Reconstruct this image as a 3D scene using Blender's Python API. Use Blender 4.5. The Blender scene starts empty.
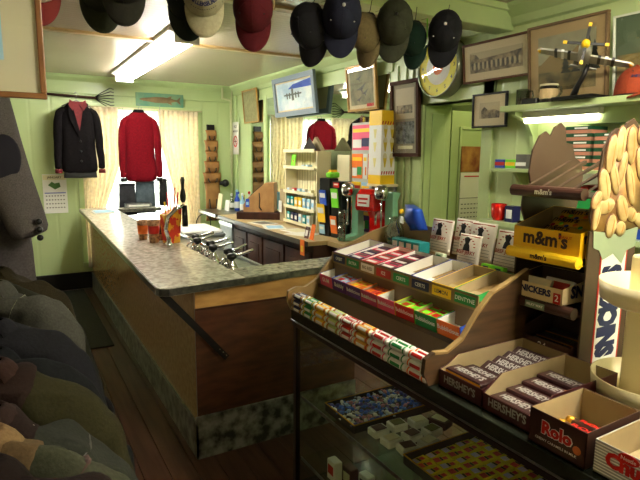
import bpy, math, random
from mathutils import Matrix, Vector, noise
random.seed(7)
PI = math.pi
C = bpy.context.scene.collection

# ------------------------------------------------------------------ camera
H = 1.62
YAW, PITCH, ROLL, FPX = 0.526659, 0.158697, 0.0096278, 529.6
def cam_rows():
    cy, sy = math.cos(YAW), math.sin(YAW)
    right = Vector((cy, -sy, 0)); f0 = Vector((sy, cy, 0)); u0 = Vector((0, 0, 1))
    fo = f0*math.cos(PITCH) - u0*math.sin(PITCH)
    u = u0*math.cos(PITCH) + f0*math.sin(PITCH)
    return right*math.cos(ROLL)+u*math.sin(ROLL), -right*math.sin(ROLL)+u*math.cos(ROLL), fo
_r, _u, _f = cam_rows()
cd = bpy.data.cameras.new('camera'); cam = bpy.data.objects.new('camera', cd); C.objects.link(cam)
cam.matrix_world = Matrix(((_r.x, _u.x, -_f.x, 0), (_r.y, _u.y, -_f.y, 0), (_r.z, _u.z, -_f.z, H), (0, 0, 0, 1)))
cd.sensor_width = 36; cd.lens = FPX/640*36; cd.clip_start = 0.02
bpy.context.scene.camera = cam

# ------------------------------------------------------------------ world, exposure, area lights
w = bpy.data.worlds.new('daylight'); bpy.context.scene.world = w; w.use_nodes = True
w.node_tree.nodes['Background'].inputs[0].default_value = (0.93, 0.96, 1.0, 1)
w.node_tree.nodes['Background'].inputs[1].default_value = 8.0
vs = bpy.context.scene.view_settings
vs.view_transform = 'Standard'; vs.look = 'None'; vs.gamma = 1; vs.use_curve_mapping = False
vs.exposure = 1.3
TUBE_MAIN, TUBE_FRONT, TUBE_SHELF = 27.0, 50.0, 5.0

# ------------------------------------------------------------------ materials
def lin(c):
    return tuple((x/12.92 if x <= .04045 else ((x+.055)/1.055)**2.4) for x in c[:3]) + (1,)
MC = {}
def mat(name, col, rough=.6, metal=0, spec=.5, col2=None, scale=8, stretch=(1, 1, 1), bump=0, detail=3, emit=0, sheen=0, trans=0, ramp=(.35, .65), coat=0):
    if name in MC: return MC[name]
    m = bpy.data.materials.new(name); m.use_nodes = True; nt = m.node_tree; b = nt.nodes['Principled BSDF']
    b.inputs['Base Color'].default_value = lin(col); b.inputs['Roughness'].default_value = rough
    b.inputs['Metallic'].default_value = metal; b.inputs['Specular IOR Level'].default_value = spec
    b.inputs['Coat Weight'].default_value = coat
    if sheen: b.inputs['Sheen Weight'].default_value = sheen
    if emit:
        b.inputs['Emission Color'].default_value = lin(col); b.inputs['Emission Strength'].default_value = emit
    if col2 or bump:
        tc = nt.nodes.new('ShaderNodeTexCoord'); mp = nt.nodes.new('ShaderNodeMapping'); mp.inputs['Scale'].default_value = stretch
        n = nt.nodes.new('ShaderNodeTexNoise'); n.inputs['Scale'].default_value = scale; n.inputs['Detail'].default_value = detail
        nt.links.new(tc.outputs['Object'], mp.inputs[0]); nt.links.new(mp.outputs[0], n.inputs['Vector'])
        if col2:
            r = nt.nodes.new('ShaderNodeValToRGB')
            r.color_ramp.elements[0].color = lin(col); r.color_ramp.elements[1].color = lin(col2)
            r.color_ramp.elements[0].position, r.color_ramp.elements[1].position = ramp
            nt.links.new(n.outputs['Fac'], r.inputs[0]); nt.links.new(r.outputs[0], b.inputs['Base Color'])
        if bump:
            bp = nt.nodes.new('ShaderNodeBump'); bp.inputs['Strength'].default_value = bump; bp.inputs['Distance'].default_value = .01
            nt.links.new(n.outputs['Fac'], bp.inputs['Height']); nt.links.new(bp.outputs[0], b.inputs['Normal'])
    MC[name] = m; return m
def board(name, col, axis, pitch, rough=.4, col2=None, depth=.35, spec=.5):
    """painted matchboard: grooves every `pitch` metres across `axis`"""
    m = bpy.data.materials.new(name); m.use_nodes = True; nt = m.node_tree; b = nt.nodes['Principled BSDF']
    b.inputs['Roughness'].default_value = rough; b.inputs['Specular IOR Level'].default_value = spec
    tc = nt.nodes.new('ShaderNodeTexCoord'); sp = nt.nodes.new('ShaderNodeSeparateXYZ'); nt.links.new(tc.outputs['Object'], sp.inputs[0])
    d = nt.nodes.new('ShaderNodeMath'); d.operation = 'DIVIDE'; d.inputs[1].default_value = pitch
    nt.links.new(sp.outputs['XYZ'.index(axis)], d.inputs[0])
    fr = nt.nodes.new('ShaderNodeMath'); fr.operation = 'FRACT'; nt.links.new(d.outputs[0], fr.inputs[0])
    rp = nt.nodes.new('ShaderNodeValToRGB'); e = rp.color_ramp.elements
    e[0].position = 0; e[0].color = (0, 0, 0, 1); e[1].position = .1; e[1].color = (1, 1, 1, 1)
    x = e.new(.9); x.color = (1, 1, 1, 1); x = e.new(1.0); x.color = (0, 0, 0, 1)
    nt.links.new(fr.outputs[0], rp.inputs[0])
    bp = nt.nodes.new('ShaderNodeBump'); bp.inputs['Strength'].default_value = depth; bp.inputs['Distance'].default_value = .006
    nt.links.new(rp.outputs[0], bp.inputs['Height']); nt.links.new(bp.outputs[0], b.inputs['Normal'])
    n = nt.nodes.new('ShaderNodeTexNoise'); n.inputs['Scale'].default_value = 2.5; nt.links.new(tc.outputs['Object'], n.inputs['Vector'])
    r = nt.nodes.new('ShaderNodeValToRGB'); r.color_ramp.elements[0].color = lin(col); r.color_ramp.elements[1].color = lin(col2 or col)
    nt.links.new(n.outputs['Fac'], r.inputs[0]); nt.links.new(r.outputs[0], b.inputs['Base Color'])
    return m
def pane_mat(name, tint=(1, 1, 1), amount=.08, rough=.01, fres=True):
    m = bpy.data.materials.new(name); m.use_nodes = True; nt = m.node_tree
    for n in list(nt.nodes): nt.nodes.remove(n)
    o = nt.nodes.new('ShaderNodeOutputMaterial'); mx = nt.nodes.new('ShaderNodeMixShader')
    t = nt.nodes.new('ShaderNodeBsdfTransparent'); g = nt.nodes.new('ShaderNodeBsdfGlossy')
    t.inputs[0].default_value = lin(tint); g.inputs['Roughness'].default_value = rough
    if fres:
        lw = nt.nodes.new('ShaderNodeFresnel'); lw.inputs[0].default_value = 1.5
        ad = nt.nodes.new('ShaderNodeMath'); ad.operation = 'ADD'; ad.inputs[1].default_value = amount-.04; nt.links.new(lw.outputs[0], ad.inputs[0])
        nt.links.new(ad.outputs[0], mx.inputs[0])
    else: mx.inputs[0].default_value = amount
    nt.links.new(t.outputs[0], mx.inputs[1]); nt.links.new(g.outputs[0], mx.inputs[2]); nt.links.new(mx.outputs[0], o.inputs[0])
    return m
def cloth_trans(name, col, tr=.55, alpha=0.0):
    m = bpy.data.materials.new(name); m.use_nodes = True; nt = m.node_tree
    for n in list(nt.nodes): nt.nodes.remove(n)
    o = nt.nodes.new('ShaderNodeOutputMaterial'); mx = nt.nodes.new('ShaderNodeMixShader'); mx.inputs[0].default_value = tr
    d = nt.nodes.new('ShaderNodeBsdfDiffuse'); t = nt.nodes.new('ShaderNodeBsdfTranslucent')
    tc = nt.nodes.new('ShaderNodeTexCoord'); v = nt.nodes.new('ShaderNodeTexNoise'); v.inputs['Scale'].default_value = 26; v.inputs['Detail'].default_value = 4
    nt.links.new(tc.outputs['Object'], v.inputs['Vector'])
    r = nt.nodes.new('ShaderNodeValToRGB'); r.color_ramp.elements[0].position = .4; r.color_ramp.elements[1].position = .6
    r.color_ramp.elements[0].color = lin(tuple(c*.94 for c in col)); r.color_ramp.elements[1].color = lin(col)
    nt.links.new(v.outputs['Fac'], r.inputs[0]); nt.links.new(r.outputs[0], d.inputs[0]); nt.links.new(r.outputs[0], t.inputs[0])
    nt.links.new(d.outputs[0], mx.inputs[1]); nt.links.new(t.outputs[0], mx.inputs[2])
    last = mx
    if alpha:
        m2 = nt.nodes.new('ShaderNodeMixShader'); m2.inputs[0].default_value = alpha; tp = nt.nodes.new('ShaderNodeBsdfTransparent')
        nt.links.new(mx.outputs[0], m2.inputs[1]); nt.links.new(tp.outputs[0], m2.inputs[2]); last = m2
    nt.links.new(last.outputs[0], o.inputs[0]); return m

green = board('green_matchboard', (.70, .78, .54), 'Y', .13, .35, (.73, .80, .58), .35)
green_x = board('green_matchboard_back', (.70, .78, .54), 'X', .22, .35, (.73, .80, .58), .5)
gtrim = mat('green_gloss_trim', (.71, .79, .56), .3, col2=(.68, .76, .53), scale=3, bump=.05)
greend = mat('green_door_paint', (.62, .71, .47), .28, col2=(.66, .74, .51), scale=2)
ceil_m = board('ceiling_boards', (.74, .69, .60), 'Y', .055, .2, (.7, .65, .57), .9)
blackbase = mat('black_skirting', (.05, .045, .04), .4)
plaster = mat('beige_wall', (.8, .77, .66), .7, col2=(.76, .73, .62))
woodD = mat('dark_wood', (.17, .09, .06), .6, spec=.25, col2=(.27, .15, .09), scale=5, stretch=(1, 1, .12), bump=.1)
woodM = mat('frame_brown', (.4, .25, .14), .6, spec=.3, col2=(.3, .17, .09), scale=9)
woodG = mat('frame_gold', (.72, .56, .28), .35, metal=.2, col2=(.6, .44, .2), scale=12)
black = mat('black_plastic', (.03, .03, .03), .35)
chrome = mat('chrome', (.86, .87, .88), .08, metal=1)
steel = mat('brushed_steel', (.6, .61, .6), .3, metal=1, col2=(.5, .5, .5), scale=20)
white = mat('white_card', (.9, .9, .86), .6)
cream = mat('cream_paint', (.87, .84, .68), .5)
creamP = mat('cream_plastic', (.91, .86, .69), .35)
kraft = mat('kraft_card', (.66, .59, .44), .8, col2=(.61, .54, .4), scale=10)
brownC = mat('brown_card', (.27, .19, .13), .55)
brownR = mat('brown_gloss_card', (.24, .14, .11), .35)
def pl(name, c, r=.5): return mat(name, c, r)
red = pl('red', (.75, .1, .08), .35); yellow = pl('yellow', (.95, .78, .1), .45); blue = pl('blue', (.12, .28, .68), .45)
navy = pl('navy_ink', (.08, .1, .3)); teal = pl('teal', (.12, .55, .55)); lime = pl('lime', (.45, .85, .15)); orange = pl('orange', (.93, .45, .1))
pink = pl('pink', (.88, .3, .45)); purple = pl('purple', (.35, .15, .5)); greenP = pl('pack_green', (.1, .55, .25)); maroonP = pl('maroon_print', (.27, .1, .11), .4)
silver = mat('silver_ink', (.68, .68, .66), .4, metal=.2); gold = mat('gold_foil', (.85, .65, .2), .3, metal=.7); ltblue = pl('light_blue', (.6, .78, .88))
greyink = pl('grey_ink', (.35, .35, .33)); blackink = pl('black_ink', (.05, .05, .05)); wht = pl('white_gloss', (.95, .95, .93), .3)
glass_pic = pane_mat('picture_glass', (1, 1, 1), .045, fres=False)
glass_case = pane_mat('case_glass', (.98, 1, .98), .04, fres=False)
glass_win = pane_mat('window_glass', (.97, 1, 1), .05, fres=False)
glass_jar = pane_mat('jar_glass', (.8, .83, .8), .16, .03, fres=False)
plastic_bag = pane_mat('clear_bag', (.85, .88, .85), .3, .12, fres=False)
mirror_m = mat('mirror_silver', (.8, .84, .8), .02, metal=1)

# ------------------------------------------------------------------ geometry builder
RX = Matrix.Rotation(PI/2, 4, 'X')
class G:
    def __init__(s): s.v = []; s.f = []; s.fm = []; s.mats = []
    def mi(s, m):
        if m not in s.mats: s.mats.append(m)
        return s.mats.index(m)
    def add(s, vs_, fs, m, T=None):
        o = len(s.v); k = s.mi(m)
        for p in vs_:
            p = Vector(p)
            s.v.append(T @ p if T else p)
        for f in fs: s.f.append(tuple(i+o for i in f)); s.fm.append(k)
        return s
    def box(s, a, b, m, T=None, c=0):
        x0, y0, z0 = [min(p, q) for p, q in zip(a, b)]; x1, y1, z1 = [max(p, q) for p, q in zip(a, b)]
        if c:   # chamfered vertical edges + top
            pts = [(x0+c, y0), (x1-c, y0), (x1, y0+c), (x1, y1-c), (x1-c, y1), (x0+c, y1), (x0, y1-c), (x0, y0+c)]
            ins = [(x0+2*c, y0+c), (x1-2*c, y0+c), (x1-c, y0+2*c), (x1-c, y1-2*c), (x1-2*c, y1-c), (x0+2*c, y1-c), (x0+c, y1-2*c), (x0+c, y0+2*c)]
            rings = [[(p[0], p[1], z0) for p in ins], [(p[0], p[1], z0+c) for p in pts], [(p[0], p[1], z1-c) for p in pts], [(p[0], p[1], z1) for p in ins]]
            return s.loft(rings, m, T, True)
        return s.add([(x0, y0, z0), (x1, y0, z0), (x1, y1, z0), (x0, y1, z0), (x0, y0, z1), (x1, y0, z1), (x1, y1, z1), (x0, y1, z1)],
                     [(0, 3, 2, 1), (4, 5, 6, 7), (0, 1, 5, 4), (1, 2, 6, 5), (2, 3, 7, 6), (3, 0, 4, 7)], m, T)
    def prism(s, pts, ax, a, b, m, T=None):
        def P(p, t): return {'x': (t, p[0], p[1]), 'y': (p[0], t, p[1]), 'z': (p[0], p[1], t)}[ax]
        n = len(pts)
        vv = [P(p, a) for p in pts]+[P(p, b) for p in pts]
        ff = [tuple(range(n)), tuple(range(2*n-1, n-1, -1))]+[(i, i+n, (i+1) % n+n, (i+1) % n) for i in range(n)]
        return s.add(vv, ff, m, T)
    def loft(s, rings, m, T=None, cap=True):
        n = len(rings[0]); vv = [p for r in rings for p in r]; ff = []
        for k in range(len(rings)-1):
            for i in range(n):
                j = (i+1) % n; ff.append((k*n+i, k*n+j, (k+1)*n+j, (k+1)*n+i))
        if cap: ff.append(tuple(range(n-1, -1, -1))); ff.append(tuple((len(rings)-1)*n+i for i in range(n)))
        return s.add(vv, ff, m, T)
    def lathe(s, prof, m, T=None, n=20, ctr=(0, 0, 0), sx=1, sy=1, cap=True):
        rings = [[(ctr[0]+r*sx*math.cos(2*PI*i/n), ctr[1]+r*sy*math.sin(2*PI*i/n), ctr[2]+z) for i in range(n)] for r, z in prof]
        return s.loft(rings, m, T, cap)
    def tube(s, path, r, m, n=8, T=None, flat=1.0, fold=0, cap=True, up=None):
        path = [Vector(p) for p in path]; rs = r if isinstance(r, (list, tuple)) else [r]*len(path); rings = []
        pn = None
        for i, p in enumerate(path):
            d = (path[min(i+1, len(path)-1)]-path[max(i-1, 0)]).normalized()
            if pn is None:
                a = Vector(up) if up else (Vector((0, 0, 1)) if abs(d.z) < .9 else Vector((0, 1, 0)))
                pn = (a-d*a.dot(d)).normalized()
            else: pn = (pn-d*pn.dot(d)).normalized()
            q = d.cross(pn)
            ring = []
            for k in range(n):
                t = 2*PI*k/n; rr = rs[i]*(1+fold*noise.noise(Vector((k*.9, i*1.7, rs[0]*90))))
                ring.append(tuple(p+pn*rr*math.cos(t)+q*rr*flat*math.sin(t)))
            rings.append(ring)
        return s.loft(rings, m, T, cap)
    def ball(s, c, r, m, T=None, n=12, k=8, sc=(1, 1, 1)):
        rings = []
        for i in range(k+1):
            t = -PI/2+PI*(.02+.96*i/k); rings.append([(c[0]+r*sc[0]*math.cos(t)*math.cos(2*PI*j/n), c[1]+r*sc[1]*math.cos(t)*math.sin(2*PI*j/n), c[2]+r*sc[2]*math.sin(t)) for j in range(n)])
        return s.loft(rings, m, T)
    def grid(s, fn, nu, nv, m, T=None, th=0, thv=(0, 1, 0)):
        vv = [Vector(fn(i/nu, j/nv)) for i in range(nu+1) for j in range(nv+1)]
        ff = [(i*(nv+1)+j, (i+1)*(nv+1)+j, (i+1)*(nv+1)+j+1, i*(nv+1)+j+1) for i in range(nu) for j in range(nv)]
        if th:
            N = len(vv); t = Vector(thv)*th
            vv += [p+t for p in vv]; ff += [tuple(N+x for x in reversed(f)) for f in ff]
            edge = [(i*(nv+1), (i+1)*(nv+1)) for i in range(nu)]+[((i+1)*(nv+1)+nv, i*(nv+1)+nv) for i in range(nu)]
            edge += [(j+1, j) for j in range(nv)]+[(nu*(nv+1)+j, nu*(nv+1)+j+1) for j in range(nv)]
            ff += [(b, a, a+N, b+N) for a, b in edge]
        return s.add(vv, ff, m, T)
    def text(s, t, size, m, T, bold=.012, sx=1.0, shear=0):
        cu = bpy.data.curves.new('t', 'FONT'); cu.body = t; cu.size = size; cu.align_x = 'CENTER'; cu.align_y = 'CENTER'
        cu.offset = bold*size; cu.resolution_u = 2; cu.shear = shear
        ob = bpy.data.objects.new('t', cu); C.objects.link(ob)
        bpy.context.view_layer.update()
        me = bpy.data.meshes.new_from_object(ob.evaluated_get(bpy.context.evaluated_depsgraph_get()))
        S = Matrix.Diagonal((sx, 1, 1, 1))
        s.add([v.co[:] for v in me.vertices], [tuple(p.vertices) for p in me.polygons], m, T @ S)
        bpy.data.objects.remove(ob); bpy.data.curves.remove(cu); bpy.data.meshes.remove(me)
        return s
    def ftext(s, t, x, y, z, size, m, **k):      # text on a face looking to local -y
        return s.text(t, size, m, Matrix.Translation((x, y, z)) @ RX, **k)
    def build(s, name, parent=None, smooth=False, bevel=0, sub=0, loc=None):
        me = bpy.data.meshes.new(name); me.from_pydata([tuple(v) for v in s.v], [], s.f)
        for m in s.mats: me.materials.append(m)
        me.polygons.foreach_set('material_index', s.fm)
        if smooth: me.polygons.foreach_set('use_smooth', [True]*len(me.polygons))
        me.update()
        o = bpy.data.objects.new(name, me); C.objects.link(o)
        if parent: o.parent = parent
        if loc: o.location = loc
        if bevel:
            b = o.modifiers.new('b', 'BEVEL'); b.width = bevel; b.segments = 2; b.limit_method = 'ANGLE'
        if sub:
            b = o.modifiers.new('s', 'SUBSURF'); b.levels = sub; b.render_levels = sub
        return o
def tag(o, label, cat, group=None):
    o['label'] = label; o['category'] = cat
    if group: o['group'] = group
    return o
def thing(name, label, cat, loc=(0, 0, 0), rz=0, group=None, rx=0):
    o = bpy.data.objects.new(name, None); C.objects.link(o); o.empty_display_size = .05
    o.location = loc; o.rotation_euler = (rx, 0, rz)
    return tag(o, label, cat, group)
def struct(name, g, **k):
    o = g.build(name, **k); o['kind'] = 'structure'; return o
def place(o, loc, rz=0, rx=0): o.location = loc; o.rotation_euler = (rx, 0, rz); return o
def dup(o, parent=None):
    c = o.copy(); C.objects.link(c)
    if parent: c.parent = parent
    for ch in list(o.children): dup(ch, c)
    return c
R90 = -PI/2       # local -y turned to world -x

# ------------------------------------------------------------------ the room
XW, YB, ZC, XL, YR = 2.64, 6.85, 2.5, -1.3, -1.3
g = G(); floor_m = mat('floor_boards', (.28, .18, .15), .3, col2=(.38, .26, .21), scale=4, stretch=(6, .5, 1), bump=.15)
for i in range(33):
    x = XL-.1+i*.125
    g.box((x, YR-.1, -.05), (x+.121, YB+.1, 0), floor_m)
g.box((XL-.1, YR-.1, -.08), (XW+1.3, YB+.1, -.051), blackbase)
g.box((XW+.2, YR, -.05), (XW+1.2, YB+.1, 0), floor_m)
struct('floor', g)
struct('ceiling', G().box((XL-.1, YR-.1, ZC), (XW+1.3, YB+.1, ZC+.1), ceil_m))
g = G(); WX0, WX1, WZ0, WZ1 = .74, 2.12, .32, 2.14
g.box((XL, YB, 0), (WX0, YB+.12, ZC), green_x).box((WX1, YB, 0), (XW+1.2, YB+.12, ZC), green_x)
g.box((WX0, YB, 0), (WX1, YB+.12, WZ0), green_x).box((WX0, YB, WZ1), (WX1, YB+.12, ZC), green_x)
struct('wall_back', g)
DY0, DY1, DZ = 2.47, 3.04, 1.99
g = G(); g.box((XW, DY1, 0), (XW+.12, YB, ZC), green).box((XW, YR, 0), (XW+.12, DY0, ZC), green).box((XW, DY0, DZ), (XW+.12, DY1, ZC), green)
struct('wall_right', g)
struct('wall_left', G().box((XL-.1, YR, 0), (XL, YB+.12, ZC), plaster))
struct('wall_front', G().box((XL, YR-.1, 0), (XW+1.2, YR, ZC), plaster))
# small back room seen through the doorway
g = G(); g.box((XW+1.1, 1.5, 0), (XW+1.2, YB, ZC), greend); g.box((XW+.12, 1.5, 0), (XW+1.1, 1.6, ZC), greend); g.box((XW+.12, 4.4, 0), (XW+1.1, 4.5, ZC), greend)
struct('wall_passage', g)
g = G(); g.box((XL, YB-.02, 0), (2.14, YB, .2), blackbase); struct('baseboard_back', g, bevel=.004)
# crown mouldings, cornice, beam
g = G(); g.prism([(XW, ZC), (XW-.09, ZC), (XW-.085, ZC-.02), (XW-.03, ZC-.07), (XW-.02, ZC-.11), (XW, ZC-.12)], 'y', YR, YB, gtrim)
struct('trim_1', g)
g = G(); g.prism([(YB, ZC), (YB-.07, ZC), (YB-.06, ZC-.03), (YB-.02, ZC-.07), (YB-.015, ZC-.2), (YB, ZC-.21)], 'x', XL, XW, gtrim); struct('trim_2', g)
g = G(); g.box((XL, 2.28, 2.36), (XW, 2.42, ZC), gtrim); g.box((XL, 2.262, 2.462), (XW, 2.28, ZC), gtrim); struct('trim_3', g, bevel=.005)
g = G()
for y in (4.4, 3.04): g.box((XL, y-.03, ZC-.018), (XW-.09, y+.03, ZC), mat('tan_batten', (.72, .6, .4), .3))
struct('trim_4', g)
# door casing, deep jamb, door leaf
g = G(); g.box((XW-.02, DY1, 0), (XW, DY1+.09, DZ+.1), gtrim).box((XW-.02, DY0-.09, 0), (XW, DY0, DZ+.1), gtrim).box((XW-.02, DY0-.09, DZ), (XW, DY1+.09, DZ+.1), gtrim)
g.box((XW+.002, DY1-.012, 0), (XW+.25, DY1+.02, DZ), greend); g.box((XW+.06, DY1-.02, .1), (XW+.19, DY1-.012, DZ-.06), greend)
g.box((XW+.12, DY0-.03, 0), (XW+.16, DY0, DZ), gtrim); g.box((XW, DY0, DZ), (XW+.27, DY1, DZ+.03), gtrim)
struct('trim_5', g, bevel=.004)
d = thing('door_1', '', ''); del d['label']; del d['category']; d['kind'] = 'structure'
d.location = (XW+.33, 3.1, 0)
g = G(); g.box((0, 0, .01), (.7, .035, 1.97), greend)
for z0, z1 in ((.15, .9), (1.0, 1.85)):
    g.box((.08, -.012, z0), (.1, 0, z1), gtrim).box((.6, -.012, z0), (.62, 0, z1), gtrim).box((.1, -.012, z0), (.6, 0, z0+.02), gtrim).box((.1, -.012, z1-.02), (.6, 0, z1), gtrim)
o = g.build('door_leaf', d, bevel=.003); 
o = G().tube([(.03, -.01, .98), (.03, -.06, .98)], .01, chrome).ball((.03, -.07, .98), .025, chrome).build('door_knob', d, smooth=True)
t = thing('passage_fill_lamp', 'added unseen globe lamp on the ceiling of the passage behind the doorway', 'ceiling lamp', (XW+.5, 2.35, ZC))  # added out of view to brighten the door leaf and calendar
G().lathe([(.06, 0), (.06, -.03), (.04, -.04)], chrome, n=20).build('lamp_base', t, smooth=True)
G().ball((0, 0, -.12), .09, mat('fill_globe_light', (1, .93, .78), .5, emit=22)).build('lamp_globe', t, smooth=True)
# vertical battens and casings on the mirror wall
g = G(); g.box((XW-.03, YB-.12, 0), (XW, YB, 2.38), gtrim); g.box((XW-.018, 6.25, .95), (XW, 6.33, 2.38), gtrim)
g.box((XW-.02, 5.78, .95), (XW, 5.86, 2.3), gtrim); g.box((XW-.015, 3.42, 2.27), (XW, 6.33, 2.38), gtrim)
for y in (3.38, 3.28, 3.2): g.box((XW-.014, y-.03, 0), (XW, y+.02, 2.3), gtrim)
struct('trim_6', g, bevel=.003)

# window with sill, sash and glass
wn = thing('window_1', '', ''); del wn['label']; del wn['category']; wn['kind'] = 'structure'; wn.location = (0, YB, 0)
g = G(); f = .05
g.box((WX0-.06, -.02, WZ0-.06), (WX0, .01, WZ1+.07), gtrim).box((WX1, -.02, WZ0-.06), (WX1+.06, .01, WZ1+.07), gtrim).box((WX0-.06, -.03, WZ1), (WX1+.06, .01, WZ1+.07), gtrim)
g.box((WX0, .05, WZ0), (WX0+f, .09, WZ1), cream).box((WX1-f, .05, WZ0), (WX1, .09, WZ1), cream).box((WX0, .05, WZ1-f), (WX1, .09, WZ1), cream).box((WX0, .05, WZ0), (WX1, .09, WZ0+f), cream)
g.box((WX0, .05, 1.2), (WX1, .09, 1.25), cream).box((1.41, .05, WZ0), (1.46, .09, WZ1), cream)
g.build('window_frame', wn, bevel=.003)
G().box((WX0+f, .068, WZ0+f), (WX1-f, .072, WZ1-f), glass_win).build('pane', wn)
G().box((WX0-.06, -.05, WZ0-.03), (WX1+.06, .05, WZ0), gtrim).build('window_sill', wn)

# mirrors let into the right wall
def mirror(y0, y1, z0, z1, label):
    t = thing('wall_mirror', label, 'mirror', (XW-.002, (y0+y1)/2, z0), R90)
    h = (y1-y0)/2
    G().box((-h, -.006, 0), (h, 0, z1-z0), mirror_m).build('mirror_glass', t)
    g = G(); b = .018
    g.box((-h, -.014, -b), (h, 0, 0), gtrim).box((-h, -.014, z1-z0), (h, 0, z1-z0+b), gtrim)
    g.build('frame', t)
mirror(5.87, 6.24, 1.0, 2.26, 'narrow wall mirror beside the red and white no smoking sign')
mirror(3.46, 5.77, 1.0, 2.26, 'wide wall mirror behind the framed bomber picture and cream shelf unit')
mirror(1.05, 1.98, 1.22, 1.72, 'mirror below the long high green shelf')

# ------------------------------------------------------------------ curtains
sheer = cloth_trans('sheer_white', (.97, .95, .9), .7, .22)
lace = cloth_trans('cream_lace', (.93, .87, .76), .45, .05)
def curtain(name, label, x0, x1, z0, z1, y, m, folds, amp, shape=None, group=None, th=.002):
    def fn(u, v):
        x = x0+(x1-x0)*u; z = z1+(z0-z1)*v
        if shape: x = shape(u, v)
        return (x, y+amp*math.sin(u*folds*2*PI+.6*math.sin(v*4))*(.5+.5*v)+amp*.3*math.sin(u*folds*5.1), z)
    o = G().grid(fn, folds*8, 14, m, th=th).build(name, smooth=True)
    return tag(o, label, 'curtain', group)
curtain('sheer_curtain', 'thin white sheer curtain covering the whole bright back window', WX0+.01, WX1-.01, .36, 2.13, YB-.035, sheer, 18, .012)
curtain('lace_curtain', 'cream lace curtain left of the red sweater, hanging low at the left window edge', 0, 0, .26, 2.15, YB-.075, lace, 7, .022,
        lambda u, v: (.73+.42*u) if v < .35 else (.73-.0*v)+(.42-(.24)*min(1, (v-.35)/.35))*u)
curtain('lace_curtain', 'cream lace curtain right of the red sweater, swept to the right window edge', 0, 0, .5, 2.15, YB-.075, lace, 8, .022,
        lambda u, v: 1.62+.5*u+(.24*(1-u))*max(0, min(1, (v-.2)/.6)))
tag(G().tube([(WX0-.05, YB-.07, 2.155), (WX1+.05, YB-.07, 2.155)], .008, cream).build('curtain_rod', smooth=True), 'thin cream rod along the top of the back window', 'curtain rod')

# ------------------------------------------------------------------ ceiling lamps
tube_m = mat('tube_light', (1.0, .985, .94), .5, emit=TUBE_MAIN)
tube_f = mat('tube_light_front', (1.0, .96, .88), .5, emit=TUBE_FRONT)
tube_s = mat('tube_light_shelf', (1.0, .97, .85), .5, emit=TUBE_SHELF)
def fixture(x, y0, y1, m, label, tubes=(-.05, .05)):
    t = thing('fluorescent_fixture', label, 'ceiling lamp', (x, (y0+y1)/2, ZC)); L = (y1-y0)/2
    G().prism([(-.13, 0), (-.13, -.02), (-.06, -.05), (.06, -.05), (.13, -.02), (.13, 0)], 'y', -L, L, wht).build('housing', t)
    for dx in tubes:
        o = G().tube([(dx, -L+.04, -.072), (dx, L-.04, -.072)], .019, m, 12).build('fluorescent_tube', t, smooth=True)
    for yy in (-L+.02, L-.02): G().box((-.09, yy-.012, -.1), (.09, yy+.012, -.04), wht).build('end_cap', t)
fixture(1.16, 3.9, 6.35, tube_m, 'long twin tube fluorescent lamp glowing on the cream ceiling over the bar')
fixture(1.5, -.1, 1.1, tube_f, 'twin tube fluorescent lamp on the ceiling above the glass display counter')
fixture(1.9, -1.2, -.3, tube_f, 'added unseen twin tube fill lamp on the ceiling behind the camera')  # extra fixture added out of view to lift the beam and caps

# ------------------------------------------------------------------ soda counter
def granite(name, a, b, rough, s=14):
    return mat(name, a, rough, col2=b, scale=s, detail=8, ramp=(.38, .62))
topm = granite('marble_laminate', (.62, .61, .55), (.84, .82, .75), .2, 34)
marbD = granite('dark_marble', (.15, .15, .15), (.55, .55, .53), .3, 14)
hard = mat('hardboard', (.6, .48, .33), .2, col2=(.66, .54, .38), scale=30, stretch=(1, 1, 1))
ply = mat('red_brown_plywood', (.24, .14, .09), .3, col2=(.34, .2, .13), scale=7, stretch=(1, 1, 4), bump=.05)
plyL = mat('light_plywood', (.62, .46, .24), .35, col2=(.72, .56, .32), scale=7, stretch=(1, 1, 4))
t = thing('soda_counter', 'long bar with hardboard side, red-brown plywood end and dark marble base', 'counter', (.77, 2.6, 0))
g = G(); g.box((.012, .012, .2), (.26, 4.15, .93), woodD).box((.26, .012, .2), (1.0, .2, .93), woodD); g.box((.03, .03, 0), (.26, 4.15, .2), woodD); g.build('carcass', t)
G().box((0, .012, .2), (.012, 4.15, .93), hard).build('side_panel', t)
G().box((0, 0, .24), (1.0, .012, .83), ply).build('end_panel', t)
G().box((0, -.006, .83), (1.0, .012, .935), plyL).box((0, -.01, .825), (1.0, -.002, .835), woodD).build('apron_board', t)
g = G(); g.box((-.012, -.014, 0), (0.0, 4.15, .2), marbD).box((-.012, -.014, 0), (1.0, 0, .24), marbD); g.build('marble_base', t)
G().box((-.013, -.012, .2), (.0, 4.15, .205), steel).build('base_trim', t)
g = G(); g.prism([(-.19, .935), (-.14, .935), (.175, .555), (.15, .535)], 'y', -.022, -.017, black)
for k in (.1, .6, 1.1): g.ball((.118+.036*k, -.023, .605-.04*k), .004, chrome)
o = g.build('brace_strip', t); o['label'] = 'black metal diagonal brace strip'

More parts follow.
